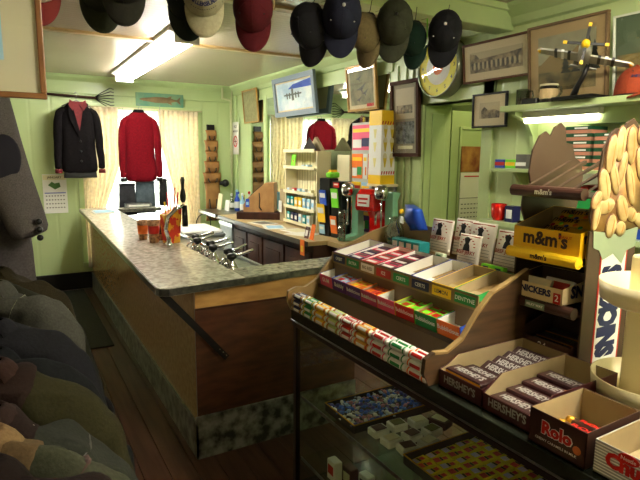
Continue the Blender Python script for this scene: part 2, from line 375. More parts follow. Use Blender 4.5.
def slab(pts, z0, z1, m, em):
    g = G(); g.prism(pts, 'z', z0, z1, m)
    e = [(p[0], p[1]) for p in pts]
    for i in range(len(e)):
        a, b = Vector(e[i]), Vector(e[(i+1) % len(e)]); d = (b-a).normalized(); nrm = Vector((d.y, -d.x))*.003
        g.prism([tuple(a), tuple(b), tuple(b+nrm), tuple(a+nrm)], 'z', z0+.002, z1-.004, em)
    return g
edge_m = mat('worn_metal_edge', (.42, .42, .38), .3, metal=.7, col2=(.3, .3, .28), scale=30)
pts = [(.57, 2.56), (.58, 2.53), (.62, 2.505), (1.03, 2.56), (1.03, 6.5), (1.55, 6.5), (1.55, 6.7), (.66, 6.7)]
tag(slab(pts, .94, .98, topm, edge_m).build('bar_top'), 'pale marbled laminate bar top running back to the window', 'countertop')
pts = [(1.032, 2.56), (1.85, 2.66), (1.85, 2.86), (1.032, 2.80)]
topd = granite('marble_laminate_grey', (.42, .42, .37), (.66, .64, .57), .2, 30)
tag(slab(pts, .937, .978, topd, edge_m).build('bar_top'), 'short grey marbled return of the bar top, reaching towards the candy rack', 'countertop')

# soda fountain well with pumps
t = thing('fountain_well', 'stainless soda fountain well set behind the bar top', 'sink unit', (1.24, 3.6, 0))
G().box((-.205, -.79, .0), (.2, 1.2, .86), steel).build('cabinet', t)
g = G(); g.box((-.205, -.79, .86), (.2, -.76, .9), steel).box((-.205, 1.15, .86), (.2, 1.2, .9), steel).box((-.205, -.79, .86), (-.19, 1.2, .92), steel).box((.18, -.79, .86), (.2, 1.2, .88), steel); g.build('rim', t, bevel=.004)
G().tube([(-.06, 1.0, .965), (-.06, -.1, .965)], .012, chrome).tube([(-.06, 1.0, .965), (-.06, 1.0, .8)], .01, chrome).tube([(-.06, -.1, .965), (-.06, -.1, .8)], .01, chrome).build('rail', t, smooth=True)
def pump():
    t = thing('syrup_pump', '', 'syrup pump')
    G().lathe([(.04, 0), (.045, .01), (.045, .07), (.03, .1), (.018, .12), (.018, .14)], chrome).build('body', t, smooth=True)
    G().lathe([(.02, .14), (.03, .145), (.03, .165), (.018, .175)], black).build('knob', t, smooth=True)
    G().tube([(0, 0, .155), (.05, -.01, .165), (.11, -.02, .185), (.13, -.02, .19)], [.007, .008, .009, .009], chrome).build('lever', t, smooth=True)
    G().tube([(0, 0, .1), (-.03, 0, .12), (-.06, 0, .1), (-.065, 0, .07)], .007, chrome).build('spout', t, smooth=True)
    return t
p0 = pump(); lab = ['nearest', 'second nearest', 'third nearest', 'fourth nearest', 'fifth nearest', 'farthest']
for i in range(6):
    p = p0 if i == 0 else dup(p0)
    p.location = (1.11+(i % 2)*.04, 2.96+.17*i, .86); p.rotation_euler = (0, 0, .3*math.sin(i*2)); p['group'] = 'chrome syrup pumps in the fountain well'
    p['label'] = lab[i]+' chrome syrup pump with black knob in the fountain well'

# faucet
t = thing('soda_faucet', 'chrome gooseneck faucet with tall black handle on the bar top', 'faucet', (.93, 3.72, .98))
G().lathe([(.03, 0), (.03, .012), (.016, .03), (.015, .06)], chrome).tube([(0, 0, .04), (-.02, -.01, .12), (0, 0, .2), (.06, 0, .26), (.12, 0, .28)], [.013, .014, .014, .013, .013], chrome, 10).build('neck', t, smooth=True)
G().lathe([(.01, 0), (.02, .02), (.021, .05), (.016, .08), (.01, .1), (.012, .13), (.016, .16), (.01, .18)], black, ctr=(.11, 0, .30)).build('handle', t, smooth=True)
G().tube([(.12, 0, .28), (.12, 0, .13)], [.018, .022], black).build('nozzle', t, smooth=True)

# cups and straws
cupP = mat('cup_print', (.4, .25, .15), .5, col2=(.8, .62, .42), scale=40)
def cup(x, y, h, r, label, m2):
    t = thing('sundae_cup', label, 'cup', (x, y, .981), 0, 'sundae cups on the bar top')
    G().lathe([(r*.7, 0), (r*.72, .003), (r, h), (r*.94, h), (r*.66, .006), (.001, .006)], cupP, cap=False).build('cup_body', t, smooth=True)
    G().lathe([(r*.8, h*.3), (r*.93, h*.75)], m2, n=20).build('printed_band', t, smooth=True)
cup(.83, 4.08, .145, .043, 'tan sundae cup farthest left of the trio on the bar', orange)
cup(.87, 3.90, .165, .045, 'middle sundae cup of the trio, silver and red printed', red)
cup(.95, 4.0, .15, .045, 'right sundae cup of the trio, beside the straw box', maroonP)
t = thing('straw_box', 'red and yellow printed box of drinking straws behind the faucet', 'straw box', (.98, 3.84, .981), .3); t.scale = (1.15, 1.15, 1.3)
g = G(); g.prism([(-.04, 0), (.04, 0), (.06, .2), (-.06, .16)], 'y', -.035, .035, mat('straw_print', (.85, .2, .08), .5, col2=(.95, .7, .15), scale=22, ramp=(.48, .52))); g.build('carton', t)
for k in range(5):
    G().tube([(-.03+.015*k, 0, .1), (-.04+.026*k, .01*(k % 3), .23+.04*(k % 2)+.012*k)], .005, [yellow, red, yellow, orange, red][k]).build('straw', t, smooth=True)
tag(G().box((-.1, -.14, 0), (.1, .14, .006), white).box((-.08, -.1, .006), (.12, .15, .01), ltblue).build('paper_stack', loc=(.84, 6.2, .981)), 'loose white papers at the window end of the bar top', 'papers')
t = thing('chrome_napkin_box', 'low chrome napkin box near the window on the bar top', 'napkin box', (1.3, 6.6, .981))
G().box((-.15, -.06, 0), (.15, .06, .05), steel, c=.006).build('box_body', t); G().box((-.12, -.062, .015), (.12, -.06, .035), white).build('napkins', t)

# white chest behind the pumps
t = thing('ice_cream_chest', 'white enamel chest with grey rubber edge behind the pumps', 'freezer', (1.62, 5.35, 0))
G().box((-.22, -.3, .02), (.2, .3, .8), wht, c=.01).build('cabinet', t); G().box((-.23, -.31, .8), (.21, .31, .84), mat('grey_rubber', (.45, .47, .47), .5), c=.01).build('rim', t)
g = G(); g.box((-.2, -.28, .84), (-.01, .28, .87), wht, c=.008).box((.0, -.28, .84), (.19, .28, .87), wht, c=.008); g.build('lid', t)
pa = [(1.99+.09*math.cos(a), 5.4+.0*a, .78+.12*math.sin(a)) for a in [i*PI/8 for i in range(-3, 13)]]
tag(G().tube([(p[0]-0, p[1]+.85, p[2]) for p in pa], .006, black).build('cable_loop', smooth=True), 'black cable loop hanging at the window end of the back counter', 'cable')

# ------------------------------------------------------------------ back counter along the mirror wall
tan = mat('tan_laminate', (.74, .64, .44), .3, col2=(.69, .59, .4), scale=9)
t = thing('back_counter', 'low dark wooden cupboard run under the mirror with grey steel end', 'cabinet', (2.07, 3.72, 0))
g = G(); g.box((.03, 0, .08), (.55, 2.17, .89), woodD).box((.06, .02, 0), (.5, 2.14, .08), blackbase); g.build('carcass', t)
for i, (y0, y1) in enumerate(((.04, .48), (.52, .96), (1.0, 1.36), (1.4, 1.76))):
    g = G(); g.box((.012, y0, .1), (.03, y1, .82), woodD); g.box((.004, y0+.07, .18), (.012, y1-.07, .74), woodD); dd = g.build('door', t, bevel=.003)
    G().ball((-.004, (y0+.04 if i % 2 else y1-.04), .5), .012, gold).build('knob', dd, smooth=True)
G().box((.005, 1.8, .1), (.03, 2.18, .82), mat('grey_panel', (.42, .43, .4), .5, col2=(.38, .39, .36), scale=20)).box((.0, 1.78, .82), (.03, 2.2, .86), steel).build('steel_panel', t)
tag(G().box((2.04, 3.7, .89), (2.62, 5.9, .925), tan).box((2.034, 3.7, .885), (2.04, 5.9, .928), mat('dark_edge', (.25, .2, .13), .4)).build('worktop', bevel=.002), 'tan laminate worktop along the mirror wall', 'countertop')
tag(G().box((2.02, 5.902, .89), (2.6, 6.55, .93), steel).box((2.3, 5.95, 0), (2.6, 6.5, .89), mat('green_cab', (.5, .58, .33), .5)).build('steel_worktop', bevel=.003), 'grey steel worktop at the window end of the back counter', 'countertop')
tag(G().box((2.22, 3.02, .885), (2.62, 3.698, .925), tan).box((2.26, 3.05, 0), (2.6, 3.68, .885), woodD).build('mixer_table', bevel=.002), 'tan topped stand below the red and mint mixers', 'stand')

def book_bits():
    ws = .926
    # leaning papers, bottles
    for i, (y, h, m, lb) in enumerate([(6.42, .2, cream, 'tall cream card leaning at the left end of the back counter'), (6.22, .13, white, 'short white card standing beside the bottles on the back counter')]):
        o = G().box((-.07, -.006, 0), (.07, .006, h), m).build('display_card', bevel=.001); place(o, (2.25+.03*i, y, .932), R90, -.15); tag(o, lb, 'card', 'cards on the back counter')
    cols = [(blue, wht), (ltblue, blue), (blue, ltblue), (woodM, gold), (ltblue, wht), (silver, red)]
    nm = ['blue capped clear', 'pale blue', 'tall blue', 'brown', 'squat pale blue', 'silver']
    for i in range(6):
        a, b = cols[i]
        t = thing('syrup_bottle', nm[i]+' bottle in the cluster left of the tan register box', 'bottle', (2.4+.05*(i % 2), 6.36-.09*i, .931 if i < 6 else 0), 0, 'bottles on the back counter')
        h = .17+.03*((i*7) % 3)
        if 6.36-.09*i < 5.92: t.location.z = .926
        G().lathe([(.03, 0), (.033, .01), (.033, h*.6), (.012, h*.8), (.012, h)], glass_jar if i == 0 else a, n=14).build('bottle_body', t, smooth=True)
        G().lathe([(.016, h), (.016, h+.025), (.01, h+.03)], b, n=12).build('cap', t, smooth=True)
        G().lathe([(.0345, h*.15), (.0345, h*.5)], white, n=14, cap=False).build('paper_band', t, smooth=True)
    for i in range(3):
        o = G().box((-.05, -.008, 0), (.05, .008, .22+.02*i), [red, white, ltblue][i]).box((-.04, -.0095, .03), (.04, -.008, .16), [white, orange, white][i]).build('booklet'); place(o, (2.5, 5.83-.05*i, .927), R90-.2*i, -.1)
        tag(o, ['red', 'white', 'pale blue'][i]+' booklet leaning against the wall behind the bottles', 'booklet', 'booklets behind the bottles')
book_bits()
t = thing('cash_register', 'old tan wooden register box with sloping slotted top and hanging black cord', 'cash register', (2.36, 5.36, .926), -.62); t.scale = (.68, .62, 1.1)
G().box((-.36, -.2, 0), (.36, .18, .07), woodD, c=.006).build('drawer_base', t)
g = G(); kr = mat('tan_wood', (.66, .5, .3), .5, col2=(.6, .44, .26), scale=12, stretch=(1, 6, 1))
g.prism([(-.26, .07), (.24, .07), (.24, .36), (.1, .36), (-.2, .2), (-.26, .14)], 'y', -.15, .15, kr); g.build('casing', t, bevel=.004)
g = G()
sl = Matrix.Translation((-.05, 0, .285)) @ Matrix.Rotation(-math.atan2(.16, .3), 4, 'Y')
g.box((-.12, -.08, 0), (.1, -.03, .006), blackink, sl).box((-.12, .03, 0), (.1, .08, .006), maroonP, sl); g.build('key_slots', t)
G().box((-.22, -.155, .12), (-.16, -.15, .2), blue).box((-.21, -.157, .14), (-.17, -.155, .17), ltblue).build('sticker', t)
G().tube([(.0, -.155, .26), (.01, -.16, .2), (-.0, -.16, .12), (.04, -.16, .09)], .008, black).build('cord', t, smooth=True)
tag(place(G().box((-.07, -.08, 0), (.07, .08, .34), kraft).box((-.05, -.104, .1), (.02, -.1, .22), white).build('cardboard_box', bevel=.002), (2.53, 5.0, .926), R90), 'tall kraft cardboard box standing right of the register', 'box')
for i, (x, y, r) in enumerate([(2.2, 4.95, .2), (2.17, 4.62, -.3), (2.25, 4.3, .1), (2.2, 4.1, .4)]):
    o = G().box((-.1, -.13, 0), (.1, .13, .004), white).box((-.07, -.1, .004), (.08, .09, .0045), [greyink, ltblue, cream, white][i]).build('paper_sheet'); place(o, (x, y, .9265), r)
    tag(o, ['white paper sheet in front of the register', 'white paper sheet below the cream shelf unit', 'cream printed sheet before the shelf unit', 'white sheet beside the black card stand'][i], 'paper', 'papers on the back counter')

# cream shelf unit
t = thing('shelf_unit', 'cream slatted shelf unit with small packets on four shelves', 'shelf', (2.44, 4.54, .926), R90-.06)
W, D, HH = .37, .13, .73
g = G(); g.box((-W, .1, 0), (W, .112, HH), cream)
for k in range(12): g.box((-W+.02+k*.061, .097, 0), (-W+.03+k*.061, .1, HH), mat('cream_dark', (.74, .7, .54), .5))
g.build('back_panel', t)
g = G(); g.box((-W, -.03, 0), (-W+.015, .112, HH), cream).box((W-.015, -.03, 0), (W, .112, HH), cream); g.build('side_panel', t)
sh = [0.02, .17, .32, .56, .72]
for z in sh: G().box((-W+.015, -.05, z), (W-.015, .098, z+.012), cream).box((-W+.015, -.055, z), (W-.015, -.05, z+.03), cream).build('shelf_board', t)
def on_unit(x, y, z): return t.matrix_basis @ Vector((x, y, z))
_M = Matrix.Translation((2.44, 4.54, .926)) @ Matrix.Rotation(R90-.06, 4, 'Z')
packs = []
cl = [('teal', teal), ('yellow', yellow), ('pale blue', ltblue), ('white', white), ('navy', navy), ('red', red), ('cream', cream)]
rnd = random.Random(3)
for si, row in enumerate([[0, 4, 4, 3, 0, 3], [0, 0, 1, 1, 2, 2, 3], [3, 5, 2, 3, 6], [3, 2]]):
    for k, ci in enumerate(row):
        x = -W+.06+k*(.095 if si != 2 else .125)+(.35 if si == 3 else 0); h = [.09, .1, .035, .03][si]
        p = _M @ Vector((x, 0, sh[si]+.0135))
        o = G().box((-.032, -.02, 0), (.032, .02, h), cl[ci][1]).box((-.025, -.0212, h*.3), (.025, -.02, h*.7), white if ci != 3 else ltblue).build('small_packet'); place(o, p, R90-.06)
        tag(o, f"{cl[ci][0]} packet on the {['lowest', 'second', 'third', 'fourth'][si]} shelf of the cream unit, position {['at left end','near left','left of centre','at centre','right of centre','near right','at right end'][k]}", 'packet', 'packets on the cream shelf unit')
p = _M @ Vector((-.17, -.03, sh[3]+.02))
o = G().box((-.05, -.002, 0), (.05, .002, .12), lime).prism([(-.015, .05), (.015, .05), (0, .07)], 'y', -.003, -.002, red).build('green_note'); place(o, p+Vector((0, 0, .0)), R90-.06, -.12); tag(o, 'bright green note clipped to the top shelf of the cream unit', 'note')
tag(place(G().prism([(-.14, 0), (.0, .12), (.14, 0)], 'y', -.06, -.055, black).prism([(-.14, 0), (.14, 0), (.0, .125)], 'y', .0, .03, kraft).build('tent_card', bevel=.001), (2.47, 4.36, .926+.737), R90), 'folded dark tent card on top of the cream shelf unit', 'card')
tag(place(G().box((-.1, -.01, 0), (.1, .01, .7), cream).box((-.09, -.02, .02), (.09, -.01, .05), cream).build('slat_board', bevel=.002), (2.585, 4.03, .926), R90), 'narrow cream board leaning on the mirror right of the shelf unit', 'board')

# black card stand
t = thing('card_stand', 'black two column card stand with yellow and green cards on the back counter', 'card stand', (2.36, 3.86, .926), R90+.15)
g = G(); g.box((-.15, -.02, 0), (-.01, .08, .5), black, c=.004).box((.01, -.02, 0), (.15, .08, .48), black, c=.004); g.build('stand_body', t)
for i, (x, z, m, wd, hh) in enumerate([(-.08, .27, blue, .09, .13), (.08, .26, lime, .09, .16), (-.1, .12, yellow, .1, .16), (.07, .04, orange, .08, .15), (-.09, .02, ltblue, .07, .08), (.09, .43, red, .07, .04)]):
    sl = Matrix.Translation((x, -.03, z)) @ Matrix.Rotation(.12, 4, 'X')
    o = G().box((-wd/2, -.003, 0), (wd/2, .003, hh), m, sl).box((-wd/2+.01, -.005, hh*.5), (wd/2-.01, -.003, hh*.8), white, sl).build('card', t)
    o['label'] = ['blue', 'lime green', 'yellow', 'orange', 'pale blue', 'red'][i]+' card'
tag(place(G().box((-.035, -.002, -.13), (.035, .002, 0), orange).box((-.02, -.003, -.1), (.02, -.002, -.05), yellow).build('price_tag'), (2.03, 3.78, .935), R90), 'orange price tag hanging over the front edge of the tan worktop', 'tag')
tag(place(G().box((-.03, -.002, 0), (.03, .002, .13), orange).box((-.03, 0, 0), (.03, .03, .004), orange).build('price_tag'), (2.12, 3.79, .926), R90, -.2), 'orange price card standing at the foot of the black card stand', 'tag')
tag(place(G().box((-.03, -.004, 0), (.03, .004, .1), maroonP).box((-.02, -.005, .02), (.02, -.004, .07), white).build('small_book'), (2.12, 3.88, .926), R90, -.2), 'small dark book standing beside the orange price card', 'book')
tag(place(G().box((-.04, -.05, 0), (.04, .05, .05), lime, c=.01).box((-.02, -.03, .05), (.02, .03, .07), yellow).build('plastic_tub', smooth=False), (2.4, 3.92, 1.428), R90), 'small yellow-green tub on top of the black card stand', 'tub')

# poster rack
t = thing('poster_rack', 'tall clear rack of coloured advertising cards in front of the mirror', 'poster', (2.60, 3.78, .926), R90)
G().box((-.15, 0, 0), (.15, .012, .97), mat('grey_backing', (.72, .74, .7), .4)).box((-.02, -.01, .97), (.02, .02, 1.02), chrome).build('backing', t)
PC = [[(pink, .74, .95, -.14, .14)], [(orange, .5, .71, -.14, .02), (white, .5, .71, .03, .09), (red, .5, .71, .1, .14)], [(yellow, .28, .47, -.14, 0), (ltblue, .28, .47, .01, .14)], [(red, .04, .25, -.14, 0), (purple, .05, .25, .01, .14)]]
k = 0
for row in PC:
    for m, z0, z1, x0, x1 in row:
        g = G().box((x0, -.004, z0), (x1, 0, z1), m)
        g.box((x0+.01, -.006, z0+.02), ((x0+x1)/2, -.004, z0+.09), white).box((x0+.01, -.006, z1-.06), (x1-.01, -.004, z1-.03), yellow if m != yellow else red).box(((x0+x1)/2+.005, -.006, z0+.03), (x1-.01, -.004, z0+.1), [navy, greenP, orange][k % 3])
        g.build('advert_card', t); k += 1

# tall ice cream cone carton
t = thing('cone_carton', 'tall white and yellow carton printed with ice cream cones', 'carton', (2.53, 3.40, 1.402), R90+.05)
G().box((-.075, -.07, 0), (.075, .07, .56), wht).box((-.076, -.071, .45), (.076, .071, .561), yellow).box((-.076, -.071, 0), (.076, .071, .07), yellow).build('carton_box', t)
g = G(); cy_ = mat('cone_yellow', (.85, .75, .2), .5)
for i, z in enumerate((.20, .32, .42)):
    for x in (-.03, .035):
        g.prism([(x-.018, z), (x+.018, z), (x+.004, z-.07), (x-.004, z-.07)], 'x', .0752, .0765, cy_)
        g.lathe([(.001, 0), (.02, .0), (.022, .01), (.015, .03), (.004, .04)], cream, ctr=(.0758, x, z), n=10, sx=.1)
    g.prism([(-.02, z), (.02, z), (.004, z-.07), (-.004, z-.07)], 'y', -.0725, -.0702, pl('pale_cone', (.92, .88, .6)))
for k in range(6): g.prism([(-.065+k*.024, .075), (-.055+k*.024, .075), (-.05+k*.024, .1), (-.06+k*.024, .1)], 'x', .0752, .0765, red)
for k in range(6): g.prism([(-.07+k*.026, .455), (-.06+k*.026, .455), (-.05+k*.026, .48), (-.06+k*.026, .48)], 'x', .0762, .0775, red)
g.build('cone_print', t)
tag(place(G().box((-.1, -.08, 0), (.1, .08, .02), creamP).box((-.09, .055, -.41), (-.07, .075, 0), steel).box((.07, .055, -.455), (.09, .075, 0), steel).box((-.09, .055, -.455), (-.07, .075, 0), steel).build('carton_shelf', bevel=.002), (2.545, 3.40, 1.381), R90), 'small cream stand that carries the tall cone carton', 'stand')

# red dispenser (curved C shape)
t = thing('milkshake_dispenser', 'glossy red curved crushing machine with white label plate', 'drink mixer', (2.43, 3.37, .926), R90+.3)
redg = mat('red_enamel', (.72, .06, .04), .12, coat=.6)
W = .09
head = [(-.10, .40), (-.11, .3), (-.095, .27), (.04, .27), (.075, .2), (.08, .1), (.04, .05), (-.1, .04), (-.14, .03), (-.14, .0), (.10, 0), (.14, .05), (.15, .2), (.14, .36), (.11, .41), (.06, .44), (-.05, .44)]
g = G(); g.prism(head, 'x', -W, W, redg); g.build('body', t, bevel=.012, smooth=False)
G().box((-.06, -.1135, .31), (.05, -.104, .40), white).box((-.05, -.115, .36), (.04, -.1135, .375), red).box((-.05, -.115, .33), (.03, -.1135, .342), red).build('label_plate', t)
G().tube([(.05, -.02, .27), (.05, -.02, .16)], .008, chrome).build('spindle', t, smooth=True)
def mixer(x, y, label):
    t = thing('milkshake_mixer', label, 'drink mixer', (x, y, .926), R90, 'mint green milkshake mixers')
    mint = mat('mint_enamel', (.5, .72, .58), .25)
    G().prism([(-.12, 0), (.1, 0), (.1, .02), (.09, .05), (.07, .36), (.1, .42), (.02, .43), (.02, .05), (-.12, .025)], 'x', -.05, .05, mint).build('stand', t, bevel=.01)
    G().lathe([(.02, 0), (.048, .02), (.055, .06), (.05, .1), (.02, .12)], chrome, ctr=(0, -.05, .36)).build('motor_head', t, smooth=True)
    G().tube([(0, -.05, .38), (0, -.05, .14)], .006, chrome).ball((0, -.05, .14), .012, chrome).build('spindle', t, smooth=True)
mixer(2.42, 3.63, 'mint green milkshake mixer left of the red machine')
mixer(2.44, 3.2, 'mint green milkshake mixer with chrome head right of the red machine')
t = thing('glass_tumblers', 'pair of upright clear glass tumblers left of the red machine', 'glass', (2.3, 3.6, .927))
G().lathe([(.028, 0), (.036, .14), (.034, .14), (.026, .006)], glass_jar, cap=False).build('tumbler', t, smooth=True)
G().lathe([(.03, .145), (.036, .26), (.034, .26), (.028, .15)], glass_jar, cap=False).build('tumbler', t, smooth=True)
tag(place(G().box((-.07, -.02, 0), (.07, 0, .25), gtrim).box((-.02, -.03, .12), (.0, -.02, .14), gold).build('switch_box', bevel=.004), (XW-.015, 2.99+.18, .98), R90), 'green painted box on the wall right of the mint mixer', 'box')

# ------------------------------------------------------------------ framed pictures
def picture(label, c, w, h, d, fm, mm, fw, mw, art, rx=0, rz=R90, glass=True):
    t = thing('framed_picture', label, 'picture', c, rz, rx=rx)
    g = G(); W, Hh = w/2, h/2
    for a, b in (((-W, -d, -Hh), (W, 0, -Hh+fw)), ((-W, -d, Hh-fw), (W, 0, Hh)), ((-W, -d, -Hh+fw), (-W+fw, 0, Hh-fw)), ((W-fw, -d, -Hh+fw), (W, 0, Hh-fw))): g.box(a, b, fm)
    g.build('frame', t, bevel=.003)
    G().box((-W+fw, -d*.5, -Hh+fw), (W-fw, -.002, Hh-fw), mm).build('mat_board', t)
    g = G(); art(g, W-fw-mw, Hh-fw-mw, -d*.5-.0015); g.build('print', t)
    if glass: G().box((-W+fw, -d*.5-.006, -Hh+fw), (W-fw, -d*.5-.004, Hh-fw), glass_pic).build('glass', t)
    return t
def R_(g, x0, z0, x1, z1, y, m): g.box((x0, y, z0), (x1, y+.0012, z1), m)
sepia = mat('sepia_photo', (.22, .18, .14), .6, col2=(.6, .53, .4), scale=30, detail=8)
sepiaL = pl('sepia_light', (.7, .64, .5)); grassy = mat('olive_paint', (.3, .28, .16), .6, col2=(.55, .48, .28), scale=14); skyp = mat('sky_print', (.62, .74, .8), .6, col2=(.85, .88, .86), scale=5)
treeD = pl('tree_dark', (.1, .12, .08)); matc = pl('mat_cream', (.8, .74, .58)); matg = pl('mat_grey', (.5, .55, .6))
def plane_shape(g, x, z, s, y, m):
    g.prism([(x-s, z+.02*s), (x-s, z+.1*s), (x+s, z+.1*s), (x+s, z+.02*s)], 'y', y-.001, y, m)
    g.prism([(x-.12*s, z-.25*s), (x+.12*s, z-.25*s), (x+.1*s, z+.3*s), (x, z+.45*s), (x-.1*s, z+.3*s)], 'y', y-.0015, y, m)
    for k in (-.65, -.35, .35, .65): g.prism([(x+k*s-.06*s, z-.14*s), (x+k*s+.06*s, z-.14*s), (x+k*s+.06*s, z+.16*s), (x+k*s-.06*s, z+.16*s)], 'y', y-.002, y, m)
def art_bomber(g, W, Hh, y):
    R_(g, -W, -Hh, W, Hh, y, skyp)
    g.prism([(-W*.3, Hh*.5), (W, Hh*.45), (W, Hh), (0, Hh*.8)], 'y', y-.001, y, blue)
    plane_shape(g, -.02, -.0, W*.5, y-.001, greyink)
    R_(g, -W*.25, -Hh-.045, W*.2, -Hh-.02, y, ltblue)
def art_fighters(g, W, Hh, y):
    R_(g, -W, -Hh, W, Hh, y, mat('fighter_bg', (.45, .45, .34), .6, col2=(.58, .56, .42), scale=12)); 
    for x, z, s in ((.0, .0, .07), (.05, -.04, .05), (-.03, .08, .05), (-.04, -.09, .045)):
        g.prism([(x-s, z-.2*s), (x, z+.12*s), (x+s, z+.5*s), (x+.2*s, z-.25*s), (x+.25*s, z-.7*s), (x-.1*s, z-.3*s)], 'y', y-.001, y, greyink)
    R_(g, W*.4, -Hh-.02, W, -Hh+.005, y-.001, red)
def art_small(g, W, Hh, y): R_(g, -W, -Hh, W, Hh, y, mat('dim_print', (.5, .5, .32), .6, col2=(.62, .6, .42), scale=20))
def art_two(g, W, Hh, y):
    R_(g, -W, .0, W, Hh, y, sepiaL); R_(g, -W+.01, .04, W-.02, .10, y-.001, sepia)
    R_(g, -W, -Hh+.04, W, -.02, y, mat('grey_photo', (.15, .16, .16), .6, col2=(.5, .52, .5), scale=30, detail=8)); R_(g, -W+.02, -Hh, W-.02, -Hh+.025, y, cream)
def art_group(g, W, Hh, y):
    R_(g, -W, -Hh, W, Hh, y, sepia); R_(g, -W, Hh*.25, W, Hh, y-.0008, sepiaL)
    g.prism([(-W, 0), (-W, Hh*.9), (-W*.75, Hh*.8), (-W*.6, Hh*.3), (W*.5, Hh*.45), (W, Hh*.6), (W, 0)], 'y', y-.0012, y, sepia)
    for k in range(22): g.lathe([(.004, -.03), (.006, 0), (.005, .02), (.003, .03)], sepiaL if k % 2 else blackink, ctr=(-W+.02+k*(2*W-.04)/21, y, -Hh*.2), n=6, sy=.15)
def art_house(g, W, Hh, y):
    R_(g, -W, -Hh, W, Hh, y, sepiaL); g.prism([(-W*.8, -Hh), (-W*.8, 0), (-W*.5, Hh*.5), (-W*.1, .0), (W*.5, Hh*.1), (W, -Hh*.2), (W, -Hh)], 'y', y-.001, y, sepia)
def art_land(g, W, Hh, y):
    R_(g, -W, -Hh, W, Hh, y, grassy); R_(g, -W, 0, W, Hh, y-.0006, mat('hazy_sky', (.62, .62, .5), .6, col2=(.5, .5, .4), scale=9))
    g.prism([(-W, -Hh*.1), (-W*.5, Hh*.35), (0, Hh*.1), (W*.4, Hh*.5), (W, Hh*.2), (W, -Hh*.3), (-W, -Hh*.3)], 'y', y-.0012, y, mat('tan_field', (.5, .42, .24), .6))
    for x, h in ((.0, .5), (.06, .42), (.13, .85), (.16, .7)):
        for j in range(4):
            z = -Hh*.4+j*h*Hh*.3; g.prism([(x-.03+.005*j, z), (x+.03-.005*j, z), (x, z+h*Hh*.55)], 'y', y-.002, y, treeD)
picture('small gold framed print high beside the room corner', (XW-.035, 6.19, 2.205), .45, .40, .02, woodG, mat('olive_mat', (.55, .53, .36), .6), .02, .03, art_small, rx=.08)
picture('wide grey framed picture of a four engined aeroplane in the sky', (XW-.08, 4.93, 2.22), .90, .40, .035, mat('grey_blue_frame', (.46, .52, .56), .4), matc, .05, .015, art_bomber, rx=.12)
picture('gold framed print of fighter aeroplanes right of the aeroplane picture', (XW-.05, 3.77, 2.18), .43, .375, .025, woodG, matc, .02, .03, art_fighters, rx=.1)
picture('tall brown frame holding two old photographs beside the clock', (XW-.045, 3.19, 1.895), .33, .56, .03, mat('frame_dark_brown', (.26, .15, .09), .7, spec=.2), mat('mat_olive', (.52, .48, .38), .6), .028, .03, art_two, rx=.05)
picture('long brown framed group photograph above the doorway', (XW-.06, 2.345, 2.20), .52, .24, .02, woodM, matc, .014, .045, art_group, rx=.12)
picture('small black framed old photograph under the long group photograph', (XW-.04, 2.385, 1.905), .275, .21, .02, mat('frame_black', (.06, .07, .11), .3), matc, .012, .045, art_house, rx=.03)
picture('large framed landscape with dark fir trees on the high shelf', (XW-.09, 1.84, 2.115), .46, .41, .025, mat('frame_taupe', (.42, .33, .22), .6, spec=.3), mat('mat_tan', (.66, .56, .38), .6), .014, .05, art_land, rx=.12)
picture('narrow white edged picture slanting at the right end of the high shelf', (XW-.1, 1.50, 2.10), .16, .36, .02, mat('frame_white', (.8, .82, .76), .4), mat('mat_green', (.3, .36, .26), .6), .01, .01, lambda g, W, Hh, y: R_(g, -W, -Hh, W, 0, y, grassy), rx=.14)
def art_pale(g, W, Hh, y): R_(g, -W, -Hh, W, Hh, y, ltblue); R_(g, -W, -Hh, W*.5, -Hh*.5, y-.001, skyp)
picture('large wooden framed picture with cream mat hanging at the upper left', (-.228, 1.93, 2.11), .69, .65, .025, mat('frame_oak', (.45, .29, .15), .35, col2=(.52, .35, .19), scale=9), pl('mat_pale', (.78, .77, .66)), .018, .092, art_pale, rz=-.02, rx=.02)
G().tube([(-.2, 0, .3), (-.2, 0, .38)], .003, steel, 6).tube([(.2, 0, .3), (.2, 0, .38)], .003, steel, 6).build('hanging_wire', [o for o in C.objects if o.get('label', '').startswith('large wooden framed')][0])

# clock
t = thing('wall_clock', 'round yellow advertising wall clock half hidden by a black cap', 'clock', (XW-.005, 2.82, 2.215), R90)
RY = RX
G().lathe([(.2, 0), (.205, .02), (.205, .08), (.195, .1), (.188, .1), (.188, .085)], mat('clock_rim', (.5, .52, .42), .25, metal=.5), RX, 40, cap=False).build('rim', t, smooth=True)
g = G(); g.lathe([(.001, 0), (.188, 0), (.188, .084), (.001, .0845)], pl('clock_yellow', (.93, .88, .12)), RX, 40); g.build('dial', t)
g = G(); g.lathe([(.115, .085), (.115, .0862), (.001, .0863)], white, RX, 32); g.lathe([(.05, .0864), (.05, .087), (.001, .0871)], orange, RX, 24)
for k in range(12):
    a = k*PI/6; g.text(str(k or 12), .034, blackink, Matrix.Translation((.152*math.sin(a), -.087, .152*math.cos(a))) @ RX)
g.text('ICE', .05, red, Matrix.Translation((0, -.088, .07)) @ RX)
g.build('face_print', t)
g = G(); g.prism([(-.004, 0), (.004, 0), (.002, .12), (-.002, .12)], 'y', -.091, -.09, blackink).prism([(0, -.005), (0, .005), (.08, .04), (.082, .035)], 'y', -.093, -.092, blackink); g.build('hands', t)
G().lathe([(.188, .098), (.15, .108), (.08, .114), (.001, .116)], glass_pic, RX, 40, cap=False).build('glass', t, smooth=True)

